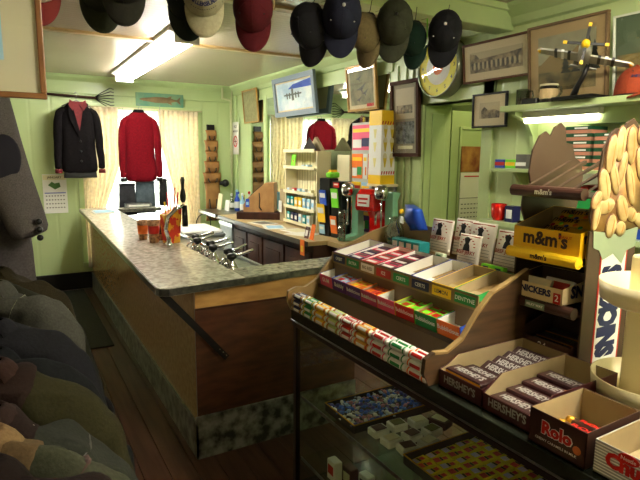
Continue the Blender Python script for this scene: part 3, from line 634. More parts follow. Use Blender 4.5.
# no smoking sign, calendars, towel rack
t = place(G().box((-.11, -.003, -.21), (.11, 0, .21), white).build('no_smoking_sign'), (XW-.032, 6.73, 1.83), R90)
g = G(); g.lathe([(.075, 0), (.075, .001), (.055, .001), (.055, 0)], red, Matrix.Translation((0, -.0035, -.04)) @ RX, 28, cap=False)
g.prism([(-.05, .005), (-.04, .015), (.05, -.085), (.04, -.095)], 'y', -.005, -.0035, red).box((-.04, -.0045, -.047), (.04, -.0035, -.033), blackink)
g.ftext('NO', 0, -.004, .15, .06, blackink).ftext('SMOKING', 0, -.004, .09, .04, blackink)
g.build('sign_print', t); tag(t, 'white no smoking sign with red circle beside the corner', 'sign')
t = thing('wall_calendar', 'white calendar with a green picture and blue line below the black blazer', 'calendar', (.43, YB-.003, 1.15))
G().box((-.125, -.004, -.225), (.125, 0, .225), white).build('sheet', t)
g = G(); g.box((-.12, -.006, .16), (.12, -.004, .215), cream).prism([(-.07, .1), (-.03, .14), (.0, .12), (.05, .13), (.06, .08), (0, .05)], 'y', -.006, -.004, mat('leaf_print', (.25, .42, .15), .6)).box((-.11, -.006, .005), (.11, -.004, .015), blue)
for i in range(4):
    for j in range(7): g.box((-.1+j*.03, -.0055, -.03-i*.045), (-.085+j*.03, -.004, -.018-i*.045), greyink)
g.ftext('JANUARY', 0, -.0062, .188, .035, blackink); g.build('calendar_print', t)
t = thing('wall_calendar', 'wall calendar with reddish picture hanging inside the doorway', 'calendar', (XW+.545, 3.083, 1.70))
G().box((-.12, -.003, -.2), (.12, 0, 0), mat('reddish_print', (.45, .15, .1), .5, col2=(.7, .5, .25), scale=9)).build('picture_page', t)
g = G().box((-.12, -.005, -.65), (.12, -.001, -.205), white)
g.box((-.08, -.0065, -.24), (.08, -.005, -.23), red).box((-.12, -.0065, -.41), (.12, -.005, -.405), greyink).box((-.12, -.0065, -.655), (.12, -.005, -.64), blue)
for i in range(5):
    for j in range(6): g.box((-.1+j*.035, -.006, -.46-i*.035), (-.08+j*.035, -.005, -.452-i*.035), greyink)
g.build('month_page', t)
leather = mat('tan_leather', (.6, .43, .22), .6, col2=(.53, .36, .18), scale=12)
t = thing('leather_rack', 'hanging tan leather rack with stacked pockets and black buckles', 'wall rack', (2.30, YB-.004, 2.0))
G().box((-.05, -.03, -.1), (.05, 0, 0), black).build('hanger_block', t)
z = -.07
for i, (w_, h_) in enumerate([(.07, .14), (.09, .15), (.08, .14), (.1, .16), (.12, .14), (.1, .4), (.1, .14)]):
    g = G(); g.grid(lambda u, v: ((u-.5)*2*w_*(1-.12*v), -.03-.035*math.sin(PI*v), z-h_*v), 6, 6, leather, th=.02)
    o = g.build('pocket', t, smooth=True)
    g = G()
    for sx in (-.5, .5): g.tube([(sx*w_, -.06, z-h_*.55), (sx*w_*.9, -.07, z-h_*.8), (sx*w_*.5, -.06, z-h_*.92)], .009, black, 6)
    g.build('strap', o, smooth=True); z -= h_*.93
G().tube([(.1, -.04, -.76), (.16, -.05, -.76)], .025, black).ball((.175, -.06, -.76), .05, black).build('black_knob', t, smooth=True)

# rake head on back wall and fish plaque
t = thing('garden_rake', 'old rake with long dark handle and fan of iron tines above the blazer', 'rake', (.78, YB-.04, 2.255))
G().tube([(-.55, 0, .02), (.14, 0, 0)], .014, woodD).build('handle', t, smooth=True)
ir = mat('dark_iron', (.12, .11, .1), .5, metal=.6)
for k in range(7):
    a = -.5+k*.166; G().tube([(.12, 0, 0), (.2, -.01, .12*a), (.3, -.015, .24*a), (.34, .0, .22*a)], .005, ir, 6).build('tine', t, smooth=True)
t = thing('fish_plaque', 'turquoise board with a carved long fish above the window', 'plaque', (1.66, YB-.022, 2.272), 0)
G().box((-.29, -.02, -.08), (.29, 0, .08), mat('turquoise_wash', (.32, .55, .45), .6, col2=(.45, .6, .45), scale=9)).build('board', t, bevel=.006)
g = G(); fm = mat('carved_fish', (.52, .42, .26), .6, col2=(.42, .34, .2), scale=14)
g.lathe([(.004, -.25), (.018, -.2), (.024, -.14), (.036, -.06), (.036, .04), (.028, .12), (.012, .18), (.01, .2)], fm, Matrix.Translation((0, -.022, 0)) @ Matrix.Rotation(PI/2, 4, 'Y') @ Matrix.Diagonal((1, .5, 1, 1)), 14)
g.prism([(.19, 0), (.25, .05), (.235, 0), (.25, -.05)], 'y', -.03, -.018, fm).prism([(.08, .03), (.14, .055), (.13, .02)], 'y', -.03, -.018, fm).prism([(.08, -.03), (.14, -.055), (.13, -.02)], 'y', -.03, -.018, fm)
g.build('carved_fish', t, smooth=False)
# pipes in the corner
tag(G().tube([(2.46, YB-.05, ZC), (2.46, YB-.05, 2.34), (2.56, YB-.05, 2.32), (2.575, YB-.05, 2.30), (2.575, YB-.05, .95)], .016, mat('pipe_paint', (.78, .8, .62), .35)).tube([(2.6, YB-.05, ZC), (2.58, YB-.05, 2.3)], .01, mat('pipe_paint', (.78, .8, .62), .35)).build('corner_pipe', smooth=True), 'pale painted conduit pipe running down the room corner', 'pipe')

# ------------------------------------------------------------------ hanging clothes
def ring(cx, cy, z, hw, hd, n=28, p=2.6, fold=0, seed=0, ph=0):
    out = []
    for i in range(n):
        a = 2*PI*i/n; c, s = math.cos(a), math.sin(a)
        x = hw*math.copysign(abs(c)**(2/p), c); y = hd*math.copysign(abs(s)**(2/p), s)
        k = fold*noise.noise(Vector((i*.8+seed, z*3, seed)))
        out.append((cx+x*(1+k*.3), cy+y*(1+k*1.6), z))
    return out
def spl(pts, k=4):
    out = []; P = [Vector(p) for p in pts]
    for i in range(len(P)-1):
        a, b, c, d = P[max(i-1, 0)], P[i], P[i+1], P[min(i+2, len(P)-1)]
        for j in range(k):
            u = j/k; out.append(.5*((2*b)+(c-a)*u+(2*a-5*b+4*c-d)*u*u+(3*b-a-3*c+d)*u*u*u))
    return out+[P[-1]]
def garment(t, m, z_top, hw, length, hd=.06, sleeve=True, sl_len=.55, sl_m=None, cuff=None, seed=1, flare=1.08, neck=.07, sr=.055, splay=.07, name='body'):
    rs = []
    prof = [(0, neck, .035), (-.02, neck+.03, .05), (-.05, hw*.6, hd*.8), (-.075, hw*.85, hd), (-.10, hw*.95, hd), (-.15, hw*.93, hd)]
    for dz, a, b in prof: rs.append(ring(0, 0, z_top+dz, a, b, seed=seed))
    n = 8
    for i in range(1, n+1):
        f_ = i/n; rs.append(ring(0, 0, z_top-.15-(length-.15)*f_, hw*(.93-.1*math.sin(PI*min(1, f_*1.3))*.8)*(1+(flare-1)*f_), hd*(1+.1*f_), fold=.35*f_, seed=seed))
    o = G().loft(rs, m).build(name, t, smooth=True, sub=1)
    if sleeve:
        for s in (-1, 1):
            pth = spl([(s*hw*.62, 0, z_top-.085), (s*hw*.86, -.004, z_top-.115), (s*(hw*.99), -.01, z_top-.18), (s*(hw+.015), -.015, z_top-.12-sl_len*.35), (s*(hw+.012+splay*.3), -.02, z_top-.12-sl_len*.6), (s*(hw+.01+splay*.7), -.03, z_top-.12-sl_len*.82), (s*(hw+splay), -.04, z_top-.12-sl_len)], 3)
            so = G().tube(pth, [sr*(.85+.2*math.sin(PI*min(1, .15+q/len(pth)))) for q in range(len(pth))], sl_m or m, 14, flat=.95, fold=.3, up=(0, 1, 0)).build('sleeve', t, smooth=True, sub=1)
            if cuff: G().tube([pth[-1], (pth[-1][0], pth[-1][1], pth[-1][2]-.045)], sr*.8, cuff, 14).build('cuff', t, smooth=True)
    return o
def hanger(t, z, hw, m):
    g = G().tube([(-hw, 0, z-.06), (0, 0, z+.01), (hw, 0, z-.06)], .007, m, 6)
    g.tube([(0, 0, z+.01), (0, 0, z+.05), (.02, 0, z+.075), (.0, 0, z+.1), (-.015, 0, z+.085)], .003, steel, 6); g.build('hanger', t, smooth=True)
wool_b = mat('black_wool', (.06, .05, .055), .95, spec=.1, col2=(.09, .075, .08), scale=60)
burg = mat('burgundy_cloth', (.36, .06, .08), .8, col2=(.42, .08, .1), scale=40)
redk = mat('red_knit', (.40, .02, .07), .9, spec=.15, col2=(.46, .03, .09), scale=70, bump=.1)
t = thing('blazer_outfit', 'black blazer over a burgundy shirt hanging at the left of the window', 'jacket', (.69, YB-.22, 0))
garment(t, wool_b, 2.18, .195, .8, .06, sl_len=.62, cuff=burg, seed=2, splay=.03, sr=.046)
g = G(); g.prism([(-.06, 2.18), (.07, 2.18), (.01, 1.86)], 'y', -.074, -.066, burg); g.build('shirt_front', t)
g = G(); g.prism([(-.075, 2.2), (-.01, 2.15), (-.05, 2.08), (-.09, 2.14)], 'y', -.085, -.07, burg).prism([(.085, 2.2), (.02, 2.15), (.06, 2.08), (.1, 2.14)], 'y', -.085, -.07, burg); g.build('shirt_collar', t)
g = G(); g.prism([(-.1, 2.16), (-.06, 2.18), (.01, 1.86), (.0, 1.8), (-.09, 2.0)], 'y', -.08, -.068, wool_b).prism([(.11, 2.16), (.07, 2.18), (.01, 1.86), (.0, 1.8), (.1, 2.0)], 'y', -.08, -.068, wool_b); g.build('lapel', t)
g = G(); [g.ball((.01, -.082, z_), .012, black) for z_ in (1.75, 1.64, 1.53)]; g.build('button', t, smooth=True)
rs = [ring(0, .0, 1.46, .165, .045), ring(0, 0, 1.40, .17, .045), ring(0, 0, 1.34, .175, .045, fold=.3)]
G().loft(rs, mat('grey_wool', (.2, .2, .2), .9)).build('skirt', t, smooth=True); hanger(t, 2.19, .15, steel); G().tube([(0, 0, 2.28), (0, .1, 2.285), (0, .219, 2.29)], .004, steel, 6).build('wall_hook', t, smooth=True)
t = thing('red_sweater', 'red knitted sweater over black cuffs hanging in front of the window', 'sweater', (1.37, YB-.16, 0))
garment(t, redk, 2.11, .19, .84, .065, sl_len=.66, cuff=black, seed=5, splay=.02, flare=1.05, sr=.046)
G().lathe([(.075, 0), (.07, .02), (.055, .05), (.05, .05), (.05, 0)], wool_b, ctr=(0, 0, 2.085), sy=.6, n=18).build('collar', t, smooth=True); hanger(t, 2.11, .15, steel)
for i, (x, w_, z1, z0, c1, c2, lb) in enumerate([(1.2, .1, 1.25, .88, (.1, .1, .12), (.16, .16, .18), 'black folded trousers hanging under the red sweater'), (1.41, .12, 1.27, .9, (.22, .27, .3), (.3, .35, .38), 'faded blue denim skirt hanging under the red sweater'), (1.63, .05, 1.3, .98, (.12, .12, .12), (.2, .2, .2), 'dark grey cloth hanging right of the denim skirt')]):
    t = thing('hanging_skirt', lb, 'clothes', (x, YB-.15, 0)); m = mat('hang_cloth%d' % i, c1, .85, col2=c2, scale=18)
    G().loft([ring(0, 0, z1, w_*.9, .03), ring(0, 0, (z0+z1)/2, w_, .035, fold=.3, seed=i), ring(0, 0, z0, w_*1.05, .035, fold=.5, seed=i)], m).build('cloth', t, smooth=True)
    G().box((-w_*.9, -.035, z1-.015), (w_*.9, .035, z1+.015), m).build('waistband', t, bevel=.004)
    G().tube([(0, 0, z1), (0, .01, z1+.1), (0, .03, z1+.9)], .003, steel, 6).build('hanging_wire', t)

def jacket_body(t, m, zt, seed, extra=()):
    rs = []
    for dz, a, b in ((0, .09, .035), (-.015, .13, .045), (-.05, .18, .05), (-.1, .215, .055), (-.16, .235, .06), (-.3, .24, .06), (-.5, .25, .065), (-.68, .26, .065)):
        rs.append(ring(0, 0, zt+dz, a, b, fold=.5 if dz < -.12 else .15, seed=seed))
    G().loft(rs, m).build('body', t, smooth=True, sub=1)
    for s in (-1, 1):
        e = .02*math.sin(seed*s)
        pth = spl([(s*.10, 0, zt-.03), (s*.17, -.01, zt-.055), (s*.235, -.015, zt-.10), (s*.29, -.02, zt-.18), (s*(.325+e), -.03, zt-.32), (s*(.34+e), -.05, zt-.46), (s*(.33+e), -.07, zt-.6)], 5)
        nn = len(pth); rad = []
        for i in range(nn):
            u = i/(nn-1); r_ = .05+.014*math.sin(PI*min(1, u*1.6)) if u < .6 else .055-.01*(u-.6)
            rad.append(r_*(1+.10*noise.noise(Vector((u*14, seed*1.3, s)))))
        def rumple(g):
            for q, v in enumerate(g.v):
                k = noise.noise(Vector((v.x*8, v.y*14, v.z*12))+Vector((seed, 0, 0)))*.028+noise.noise(v*26+Vector((0, seed, 0)))*.012
                c_ = 1-abs(noise.noise(Vector((v.x*11+v.z*13, v.y*9, seed))))*2
                g.v[q] = v+Vector((.3*k, k, k+.012*max(0, c_-.4)))
            return g
        rumple(G().tube(pth, rad, m, 20, flat=1.0, up=(0, 1, 0))).build('sleeve', t, smooth=True, sub=1)
        if s > 0:
            for (a, b, mm, kk, nm_) in extra:
                rumple(G().tube(pth[a:b], [r_*kk for r_ in rad[a:b]], mm, 20, up=(0, 1, 0))).build(nm_, t, smooth=True, sub=1)
# clothes rack at the left (rail runs away from the camera)
t = thing('clothes_rack', 'two level clothes rack at the left, mostly hidden behind the jackets', 'clothes rack', (-.17, 1.6, 0))
for y in (-1.15, 1.25): G().tube([(-.12, y, .0), (-.12, y, 2.2)], .018, steel).tube([(-.4, y, .02), (.15, y, .02)], .018, steel).build('post', t, smooth=True)
G().tube([(0, -1.15, 1.29), (0, 1.25, 1.29)], .014, steel).tube([(-.12, -1.15, 1.29), (0, -1.15, 1.29)], .012, steel).tube([(-.12, 1.25, 1.29), (0, 1.25, 1.29)], .012, steel).build('lower_rail', t, smooth=True)
G().tube([(-.12, -1.15, 2.19), (-.12, 1.25, 2.19)], .014, steel).build('upper_rail', t, smooth=True)
def cloth(n, a, b, s=160): return mat(n, a, .95, spec=.08, col2=tuple((p+q)/2 for p, q in zip(a, b)), scale=s, bump=.2)
JK = [
 (2.22, (.24, .21, .14), (.31, .27, .18), None, 'olive brown waxed jacket at the far end of the rack', 0),
 (2.02, (.17, .17, .11), (.23, .23, .15), None, 'dark olive jacket behind the grey striped one', 0),
 (1.83, (.36, .36, .33), (.44, .44, .4), None, 'grey jacket with two pale bands on its sleeve', 1),
 (1.62, (.05, .045, .045), (.08, .07, .065), (.12, .09, .085), 'black jacket with dark collar on the rack', 0),
 (1.48, (.13, .13, .15), (.18, .18, .2), None, 'charcoal jacket with rounded shoulder in mid rack', 0),
 (1.34, (.09, .10, .11), (.14, .15, .16), None, 'slate black jacket with hood folds in mid rack', 0),
 (1.18, (.21, .20, .11), (.28, .26, .15), (.15, .10, .085), 'olive jacket with brown corduroy collar', 0),
 (1.04, (.19, .20, .17), (.26, .27, .23), (.13, .09, .08), 'green denim jacket with buckled shoulder strap', 2),
 (.93, (.28, .29, .22), (.34, .35, .27), (.34, .27, .18), 'sage jacket with tan plaid collar', 3),
 (.80, (.12, .08, .07), (.17, .11, .1), None, 'dark brown jacket nearest the camera', 0)]
for i, (y, c1, c2, colr, lb, sp) in enumerate(JK):
    t = thing('jacket', lb, 'jacket', (-.17, y, 0), 0, 'jackets on the lower rail')
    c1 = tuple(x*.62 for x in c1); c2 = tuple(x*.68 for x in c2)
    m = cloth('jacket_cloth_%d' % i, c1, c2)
    zt = 1.17+[0, -.01, .035, -.03, .01, -.015, .01, -.02, -.01, 0][i]
    ex = []
    if colr: ex.append((0, 6, cloth('yoke_cloth_%d' % i, tuple(x*.75 for x in colr), colr), 1.12, 'yoke'))
    if sp == 1: ex += [(4, 6, pl('pale_band', (.5, .5, .4), .9), 1.06, 'pale_band'), (11, 13, pl('pale_band', (.5, .5, .4), .9), 1.06, 'pale_band'), (13, 14+1, pl('black_band', (.06, .06, .06), .9), 1.05, 'black_band')]
    if sp == 2: ex.append((9, 11, pl('strap_brown', (.12, .08, .06)), 1.1, 'shoulder_strap'))
    if sp == 3: ex += [(8, 9+1, pl('plaid_dark', (.2, .1, .08), .9), 1.13, 'plaid_stripe')]
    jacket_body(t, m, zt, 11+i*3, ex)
    t.rotation_euler = (0, 0, -.12+.08*math.sin(i*2.3))
    cm = cloth('collar_cloth_%d' % i, colr or c1, tuple(x*1.25 for x in (colr or c1)))
    g = G(); g.grid(lambda u, v: ((.13+.05*v)*math.cos(PI*(1.2-1.4*u)*1.0)*1.0, (.05+.035*v)*math.sin(-PI*(.0)+PI*(u*1.4-.2)) - .0, zt+.03-.075*v*v), 16, 5, cm, th=.008, thv=(0, 0, 1))
    g.build('collar', t, smooth=True)
    hanger(t, zt+.0, .11, mat('green_hanger', (.55, .62, .48), .4))
    if sp == 2: G().ball((.175, -.02, zt-.004), .006, steel).build('buckle', t, smooth=True); G().ball((.26, -.03, zt-.075), .007, steel).build('snap_button', t, smooth=True)

# tweed suit at upper left
tweed = mat('grey_tweed', (.27, .25, .25), .9, col2=(.36, .34, .34), scale=220, bump=.1)
navyc = mat('navy_suede', (.08, .07, .12), .9)
t = thing('tweed_jacket', 'grey tweed jacket sleeve with dark oval elbow patch hanging at the left', 'jacket', (-.29, 2.55, 0))
rs = [ring(-.05, 0, 2.08, .08, .04), ring(-.05, 0, 2.04, .15, .06), ring(-.05, 0, 1.98, .2, .08), ring(-.05, 0, 1.7, .19, .085, fold=.1), ring(-.05, 0, 1.35, .2, .09, fold=.2), ring(-.05, 0, 1.1, .22, .09, fold=.3)]
G().loft(rs, tweed).build('body', t, smooth=True, sub=1)
pth = [(.14, 0, 2.03), (.19, 0, 1.98), (.22, -.02, 1.84), (.25, -.03, 1.66), (.29, -.05, 1.48), (.335, -.07, 1.33), (.35, -.075, 1.27)]
G().tube(pth, [.06, .085, .092, .09, .085, .078, .077], tweed, 18, flat=.8, fold=.08, up=(1, 0, 0)).build('sleeve', t, smooth=True, sub=1)
G().ball((.275, -.105, 1.60), .06, navyc, sc=(.95, .22, 1.5), n=18, k=10).build('elbow_patch', t, smooth=True)
for k in range(3): G().ball((.375, -.145+.0*k, 1.345-.033*k), .013, black, n=10, k=6).build('cuff_button', t, smooth=True)
hanger(t, 2.09, .12, woodM)
t = thing('suit_trousers', 'long grey trousers hanging below the tweed sleeve', 'trousers', (-.085, 2.62, 0))
G().loft([ring(0, 0, 1.62, .13, .04), ring(0, 0, 1.2, .15, .05, fold=.1), ring(.0, 0, .7, .16, .055, fold=.2), ring(0, 0, .45, .155, .055, fold=.2)], mat('grey_flannel', (.24, .22, .23), .9, col2=(.29, .27, .28), scale=120)).build('legs', t, smooth=True, sub=1)
G().tube([(-.12, 0, 1.63), (.12, 0, 1.63)], .01, woodM).tube([(0, 0, 1.63), (-.05, 0, 1.9), (-.16, -.03, 2.2)], .003, steel).build('trouser_hanger', t, smooth=True)
t = thing('glass_cabinet', 'brass edged glass cabinet standing behind the hanging trousers', 'cabinet', (-.22, 4.0, 0))
g = G()
for x in (-.25, .25):
    for y in (-.15, .15): g.box((x-.015, y-.015, 0), (x+.015, y+.015, 1.28), gold)
for z_ in (0, .6, 1.26): g.box((-.25, -.15, z_), (.25, .15, z_+.02), woodM)
g.build('frame', t); G().box((-.235, -.15, .62), (.235, -.146, 1.26), glass_case).box((-.235, -.13, .02), (.235, -.126, .6), woodM).build('door', t)
tag(G().box((-.1, -.06, 0), (.16, .06, .2), pl('amber_box', (.8, .55, .2)), c=.004).build('carton', loc=(-.2, 4.0, .621)), 'amber carton inside the glass cabinet', 'box')
tag(G().box((.16, 4.6, .001), (.66, 6.75, .012), mat('grey_mat', (.2, .21, .2), .85, col2=(.25, .26, .24), scale=60)).build('floor_mat', bevel=.003), 'dark grey rubber mat on the floor beside the bar', 'mat')

# ------------------------------------------------------------------ caps on the beam
def crown_spot(a, ph):
    rr = math.cos(ph)**.85; cz = -.105
    p = Vector((.0885*rr*math.sin(a), -.128*math.sin(ph), cz-.1045*rr*math.cos(a)+.012*math.sin(ph)))
    return Matrix.Translation(p) @ Matrix.Rotation(-a, 4, 'Y') @ Matrix.Rotation(PI/2+(PI/2-ph)*.75, 4, 'X')
def cap(label, x, ztop, c1, c2=None, visor=None, rz=-.45, y=2.12, rx=0, ry=0, txt=None, sc=1.0, btn=None, tagc=None):
    t = thing('baseball_cap', label, 'cap', (x, y, ztop), 0, 'caps hanging from the beam')
    t.rotation_euler = (rx, ry, rz); t.scale = (sc*.95, sc*.95, sc*.95)
    m = mat('cap_%s' % (c1,), c1, .9, col2=tuple(min(1, q*1.08+.005) for q in c1), scale=90, bump=.04, spec=.25); mv = mat('cap_%s' % (visor,), visor, .85) if visor else m
    n = 24; rings = []; cz = -.105
    for i in range(9):
        a = i/8*PI/2*.97; rr = math.cos(a)**.85; hh = .125*math.sin(a)
        rings.append([(.086*rr*math.cos(2*PI*j/n), -hh, cz+(.0)+.102*rr*math.sin(2*PI*j/n)+(.012*math.sin(a))) for j in range(n)])
    g = G().loft(rings, m, cap=False); inner = [[(p[0]*.96, p[1]+.004, cz+(p[2]-cz)*.96) for p in r_] for r_ in rings]
    g.add([p for r_ in inner for p in r_], [(k*n+(j+1) % n, k*n+j, (k+1)*n+j, (k+1)*n+(j+1) % n) for k in range(8) for j in range(n)], mat('cap_lining', (.08, .08, .08), .9))
    crown = g.build('crown', t, smooth=True)
    g = G()
    for k in range(6):
        al = PI/6+k*PI/3
        g.tube([(.0865*math.cos(i/8*PI/2*.97)**.85*math.cos(al), -.1255*math.sin(i/8*PI/2*.97), cz+.1025*math.cos(i/8*PI/2*.97)**.85*math.sin(al)+.012*math.sin(i/8*PI/2*.97)) for i in range(9)], .0013, m, 5)
    g.build('seams', crown, smooth=True)
    G().ball((0, -.127, cz+.012), .008, btn or m, n=8, k=6).build('button', crown)
    g = G()
    for (sx, sz) in ((-.045, .02), (.045, .02), (-.05, -.045), (.05, -.045)): g.ball((sx, -.098, cz+sz), .0035, btn or black, n=6, k=4)
    g.build('eyelet', crown)
    # visor: curved tongue, from the front rim downwards
    def fn(u, v):
        a = PI*(u); xx = -.076*math.cos(a)
        z0 = cz-.102*math.sqrt(max(0, 1-(xx/.086)**2)); tip = .085*math.sin(a)**.55
        return (xx*(1+.02*v), .012*v+3.2*xx*xx-.006-.018*v*(1-abs(xx)/.1), z0+.006-tip*v)
    G().grid(fn, 20, 6, mv, th=.005, thv=(0, 1, 0)).build('visor', t, smooth=True)
    G().tube([(-.05, .0, cz+.08), (-.03, .01, cz+.1), (0, .012, cz+.108), (.03, .01, cz+.1), (.05, 0, cz+.08)], .006, black, 6, flat=.4).build('strap', t, smooth=True)
    G().tube([(0, .01, 0), (0, .03, .02), (0, .05, (2.36-ztop)/sc*1.0+.0)], .002, black, 6).build('hanging_cord', t)
    if tagc: G().box((.088, -.01, -.11), (.094, -.006, .0), tagc).tube([(.05, 0, .0), (.09, -.008, 0)], .001, black, 5).build('swing_tag', t)
    if txt:
        g = G()
        for k, ch in enumerate(txt[0]):
            a = (k-(len(txt[0])-1)/2)*.13
            g.text(ch, .022, txt[1], crown_spot(a, .72), bold=.03)
        for k in range(12): g.text('-', .016, [txt[1], maroonP][k % 2], crown_spot((k-5.5)*.11, .5), bold=.03)
        g.build('lettering', t)
    return t
K = dict(black=(.09, .09, .11), navy=(.11, .12, .19), green=(.06, .15, .11), maroon=(.30, .06, .09), khaki=(.42, .37, .26), olive=(.21, .22, .17), grey=(.2, .2, .17), tan=(.60, .58, .47), white=(.75, .74, .66), orange=(.5, .2, .1))
cap('pale cap with red visor edge beside the upper left picture', .12, 2.315, K['white'], visor=(.42, .08, .07), rz=-.1, y=2.12)
cap('grey green cap behind the dark grey one at upper left', .33, 2.325, (.17, .18, .13), rz=-.1, y=2.17, btn=black)
cap('dark grey cap third from the left with small badge', .382, 2.328, (.15, .145, .12), rz=-.25, y=2.03, rx=0, btn=silver, tagc=lime)
cap('dark green cap mostly behind the tan lettered cap', .645, 2.33, (.04, .07, .055), rz=-.2, y=2.16)
cap('tan cap with dark stitched lettering across its front', .673, 2.325, K['tan'], rz=-.35, y=2.04, txt=('MILLERSBURG', navy), tagc=black)
cap('maroon cap hanging alone between tan and black caps', .905, 2.31, K['maroon'], rz=-.45, y=2.12, tagc=kraft)
cap('black cap hanging just left of the navy cap', 1.20, 2.28, K['black'], rz=-1.0, y=2.16, tagc=kraft)
cap('navy cap, largest looking, left of the khaki cap', 1.29, 2.32, K['navy'], rz=-.5, y=2.04, ry=.05, btn=silver, sc=1.04)
cap('small khaki cap half hidden between navy and olive caps', 1.50, 2.28, K['khaki'], rz=-1.15, y=2.16, sc=.92, btn=maroonP, tagc=black)
cap('olive grey cap right of the khaki cap', 1.595, 2.33, K['olive'], rz=-.6, y=2.06, ry=.08, btn=black, sc=1.04)
cap('dark green cap half hidden left of the rightmost black cap', 1.78, 2.28, K['green'], rz=-1.1, y=2.16, sc=.86, tagc=lime, ry=-.03)
cap('black cap with white dots hanging over the clock', 1.895, 2.32, K['black'], rz=-.75, y=2.04, ry=.12, btn=wht)

# ------------------------------------------------------------------ high shelf on the right
t = thing('wall_shelf', 'long high green shelf holding the model aeroplane', 'shelf', (XW, 1.2, 0))
G().box((-.24, -.9, 1.868), (0, .935, 1.9), gtrim).build('shelf_board', t, bevel=.004)
for y in (.86, -.5):
    G().prism([(-.2, 1.868), (0, 1.868), (0, 1.66), (-.02, 1.66), (-.04, 1.74), (-.1, 1.82), (-.2, 1.85)], 'y', y, y+.025, gtrim).build('bracket', t)
g = G(); g.box((-.1, .55, 1.79), (0, -.9, 1.868), gtrim) ; g.build('valance', t)
t = thing('shelf_tube_lamp', 'short fluorescent tube lamp glowing under the high green shelf', 'lamp', (XW-.12, 1.88, 1.835))
G().box((-.02, -.27, 0), (.06, .2, .033), wht).build('housing', t)
G().tube([(.01, -.25, -.014), (.01, .18, -.014)], .014, tube_s, 12).build('fluorescent_tube', t, smooth=True)
# mugs on the shelf
t = thing('glass_mug', 'clear glass mug at the left end of the high shelf', 'mug', (2.47, 2.04, 1.901))
G().lathe([(.034, 0), (.036, .005), (.036, .085), (.033, .085), (.031, .01), (.001, .01)], glass_jar, n=20, cap=False).lathe([(.03, .01), (.03, .04)], mat('rusty_fill', (.4, .25, .15), .6)).build('mug_body', t, smooth=True)
G().tube([(0, -.035, .075), (0, -.06, .07), (0, -.065, .045), (0, -.055, .025), (0, -.035, .02)], .005, glass_jar).build('handle', t, smooth=True)
t = thing('glass_mug', 'glass mug with cream paper label and white rim band on the high shelf', 'mug', (2.46, 1.87, 1.901))
G().lathe([(.042, 0), (.044, .005), (.044, .095), (.04, .095), (.039, .01), (.001, .01)], mat('dark_jar', (.12, .1, .08), .2), n=24).lathe([(.0455, .085), (.0455, .095)], cream, n=24).build('mug_body', t, smooth=True)
g = G().lathe([(.0448, .02), (.0448, .07)], mat('label_tan', (.75, .66, .48), .7), n=24, cap=False); g.build('paper_band', t, smooth=True)
G().tube([(0, -.044, .08), (0, -.07, .075), (0, -.075, .05), (0, -.06, .03), (0, -.044, .025)], .006, glass_jar).build('handle', t, smooth=True)
tag(G().box((-.04, -.05, 0), (.04, .05, .03), black, c=.005).build('small_box', loc=(2.47, 1.97, 1.901)), 'small black box between the two glass mugs', 'box')
# model aeroplane
t = thing('model_aeroplane', 'silver model aeroplane with yellow propeller hub and striped wings on a black stand', 'model aeroplane', (2.43, 1.66, 1.901), 0)
G().prism([(-.07, -.1), (.07, -.1), (.07, .12), (-.07, .12)], 'z', 0, .015, black).build('stand_base', t, bevel=.003)
G().tube([(0, .05, .01), (0, .03, .06), (0, -.0, .11), (0, -.02, .16)], [.018, .014, .011, .01], black).build('stand_post', t, smooth=True)
alu = mat('plane_silver', (.75, .75, .72), .3, metal=.3)
body = [(.004, -.17), (.014, -.14), (.022, -.08), (.028, 0), (.03, .08), (.028, .13), (.02, .16)]
T = Matrix.Translation((0, -.03, .175)) @ Matrix.Rotation(.75, 4, 'Z') @ Matrix.Rotation(-.45, 4, 'Y') @ Matrix.Rotation(.18, 4, 'X')
# plane axes: +y nose in local frame T
TP = Matrix.Translation((-.02, -.01, .19)) @ Matrix.Rotation(math.radians(125), 4, 'Z') @ Matrix.Rotation(math.radians(12), 4, 'X') @ Matrix.Rotation(math.radians(-14), 4, 'Y')
g = G(); Tb = TP @ Matrix.Rotation(-PI/2, 4, 'X')
g.lathe(body, alu, Tb, 14); g.build('fuselage', t, smooth=True)
G().ball((0, 0.0, .026), .022, glass_jar, TP, sc=(.7, 2, .8)).build('canopy', t, smooth=True)
for s in (-1, 1):
    g = G(); g.prism([(0, .07), (s*.2, .05), (s*.215, .03), (s*.2, .0), (0, -.03)], 'z', -.012, -.004, alu, TP)
    for a in (.06, .09, .12): g.prism([(s*a, .068), (s*(a+.013), .066), (s*(a+.013), -.02), (s*a, -.022)], 'z', -.014, -.002, [black, wht, black][int((a-.06)/.03+.5)], TP)
    g.prism([(s*.195, .05), (s*.212, .032), (s*.2, .0)], 'z', -.015, -.001, yellow, TP); g.build('wing', t)
G().prism([(-.07, -.15), (.07, -.15), (.06, -.12), (-.06, -.12)], 'z', .0, .005, alu, TP).prism([(-.165, 0), (-.115, 0), (-.15, .06), (-.165, .06)], 'x', -.003, .003, black, TP).build('tail', t)
G().ball((0, .165, 0), .02, yellow, TP, sc=(1, 1.3, 1)).build('propeller_hub', t, smooth=True)
g = G()
for k in range(4):
    Tk = TP @ Matrix.Translation((0, .17, 0)) @ Matrix.Rotation(k*PI/2+.1, 4, 'Y')
    g.box((-.006, -.002, .012), (.006, .002, .085), black, Tk).box((-.007, -.003, .078), (.007, .003, .095), yellow, Tk)
g.build('propeller', t)
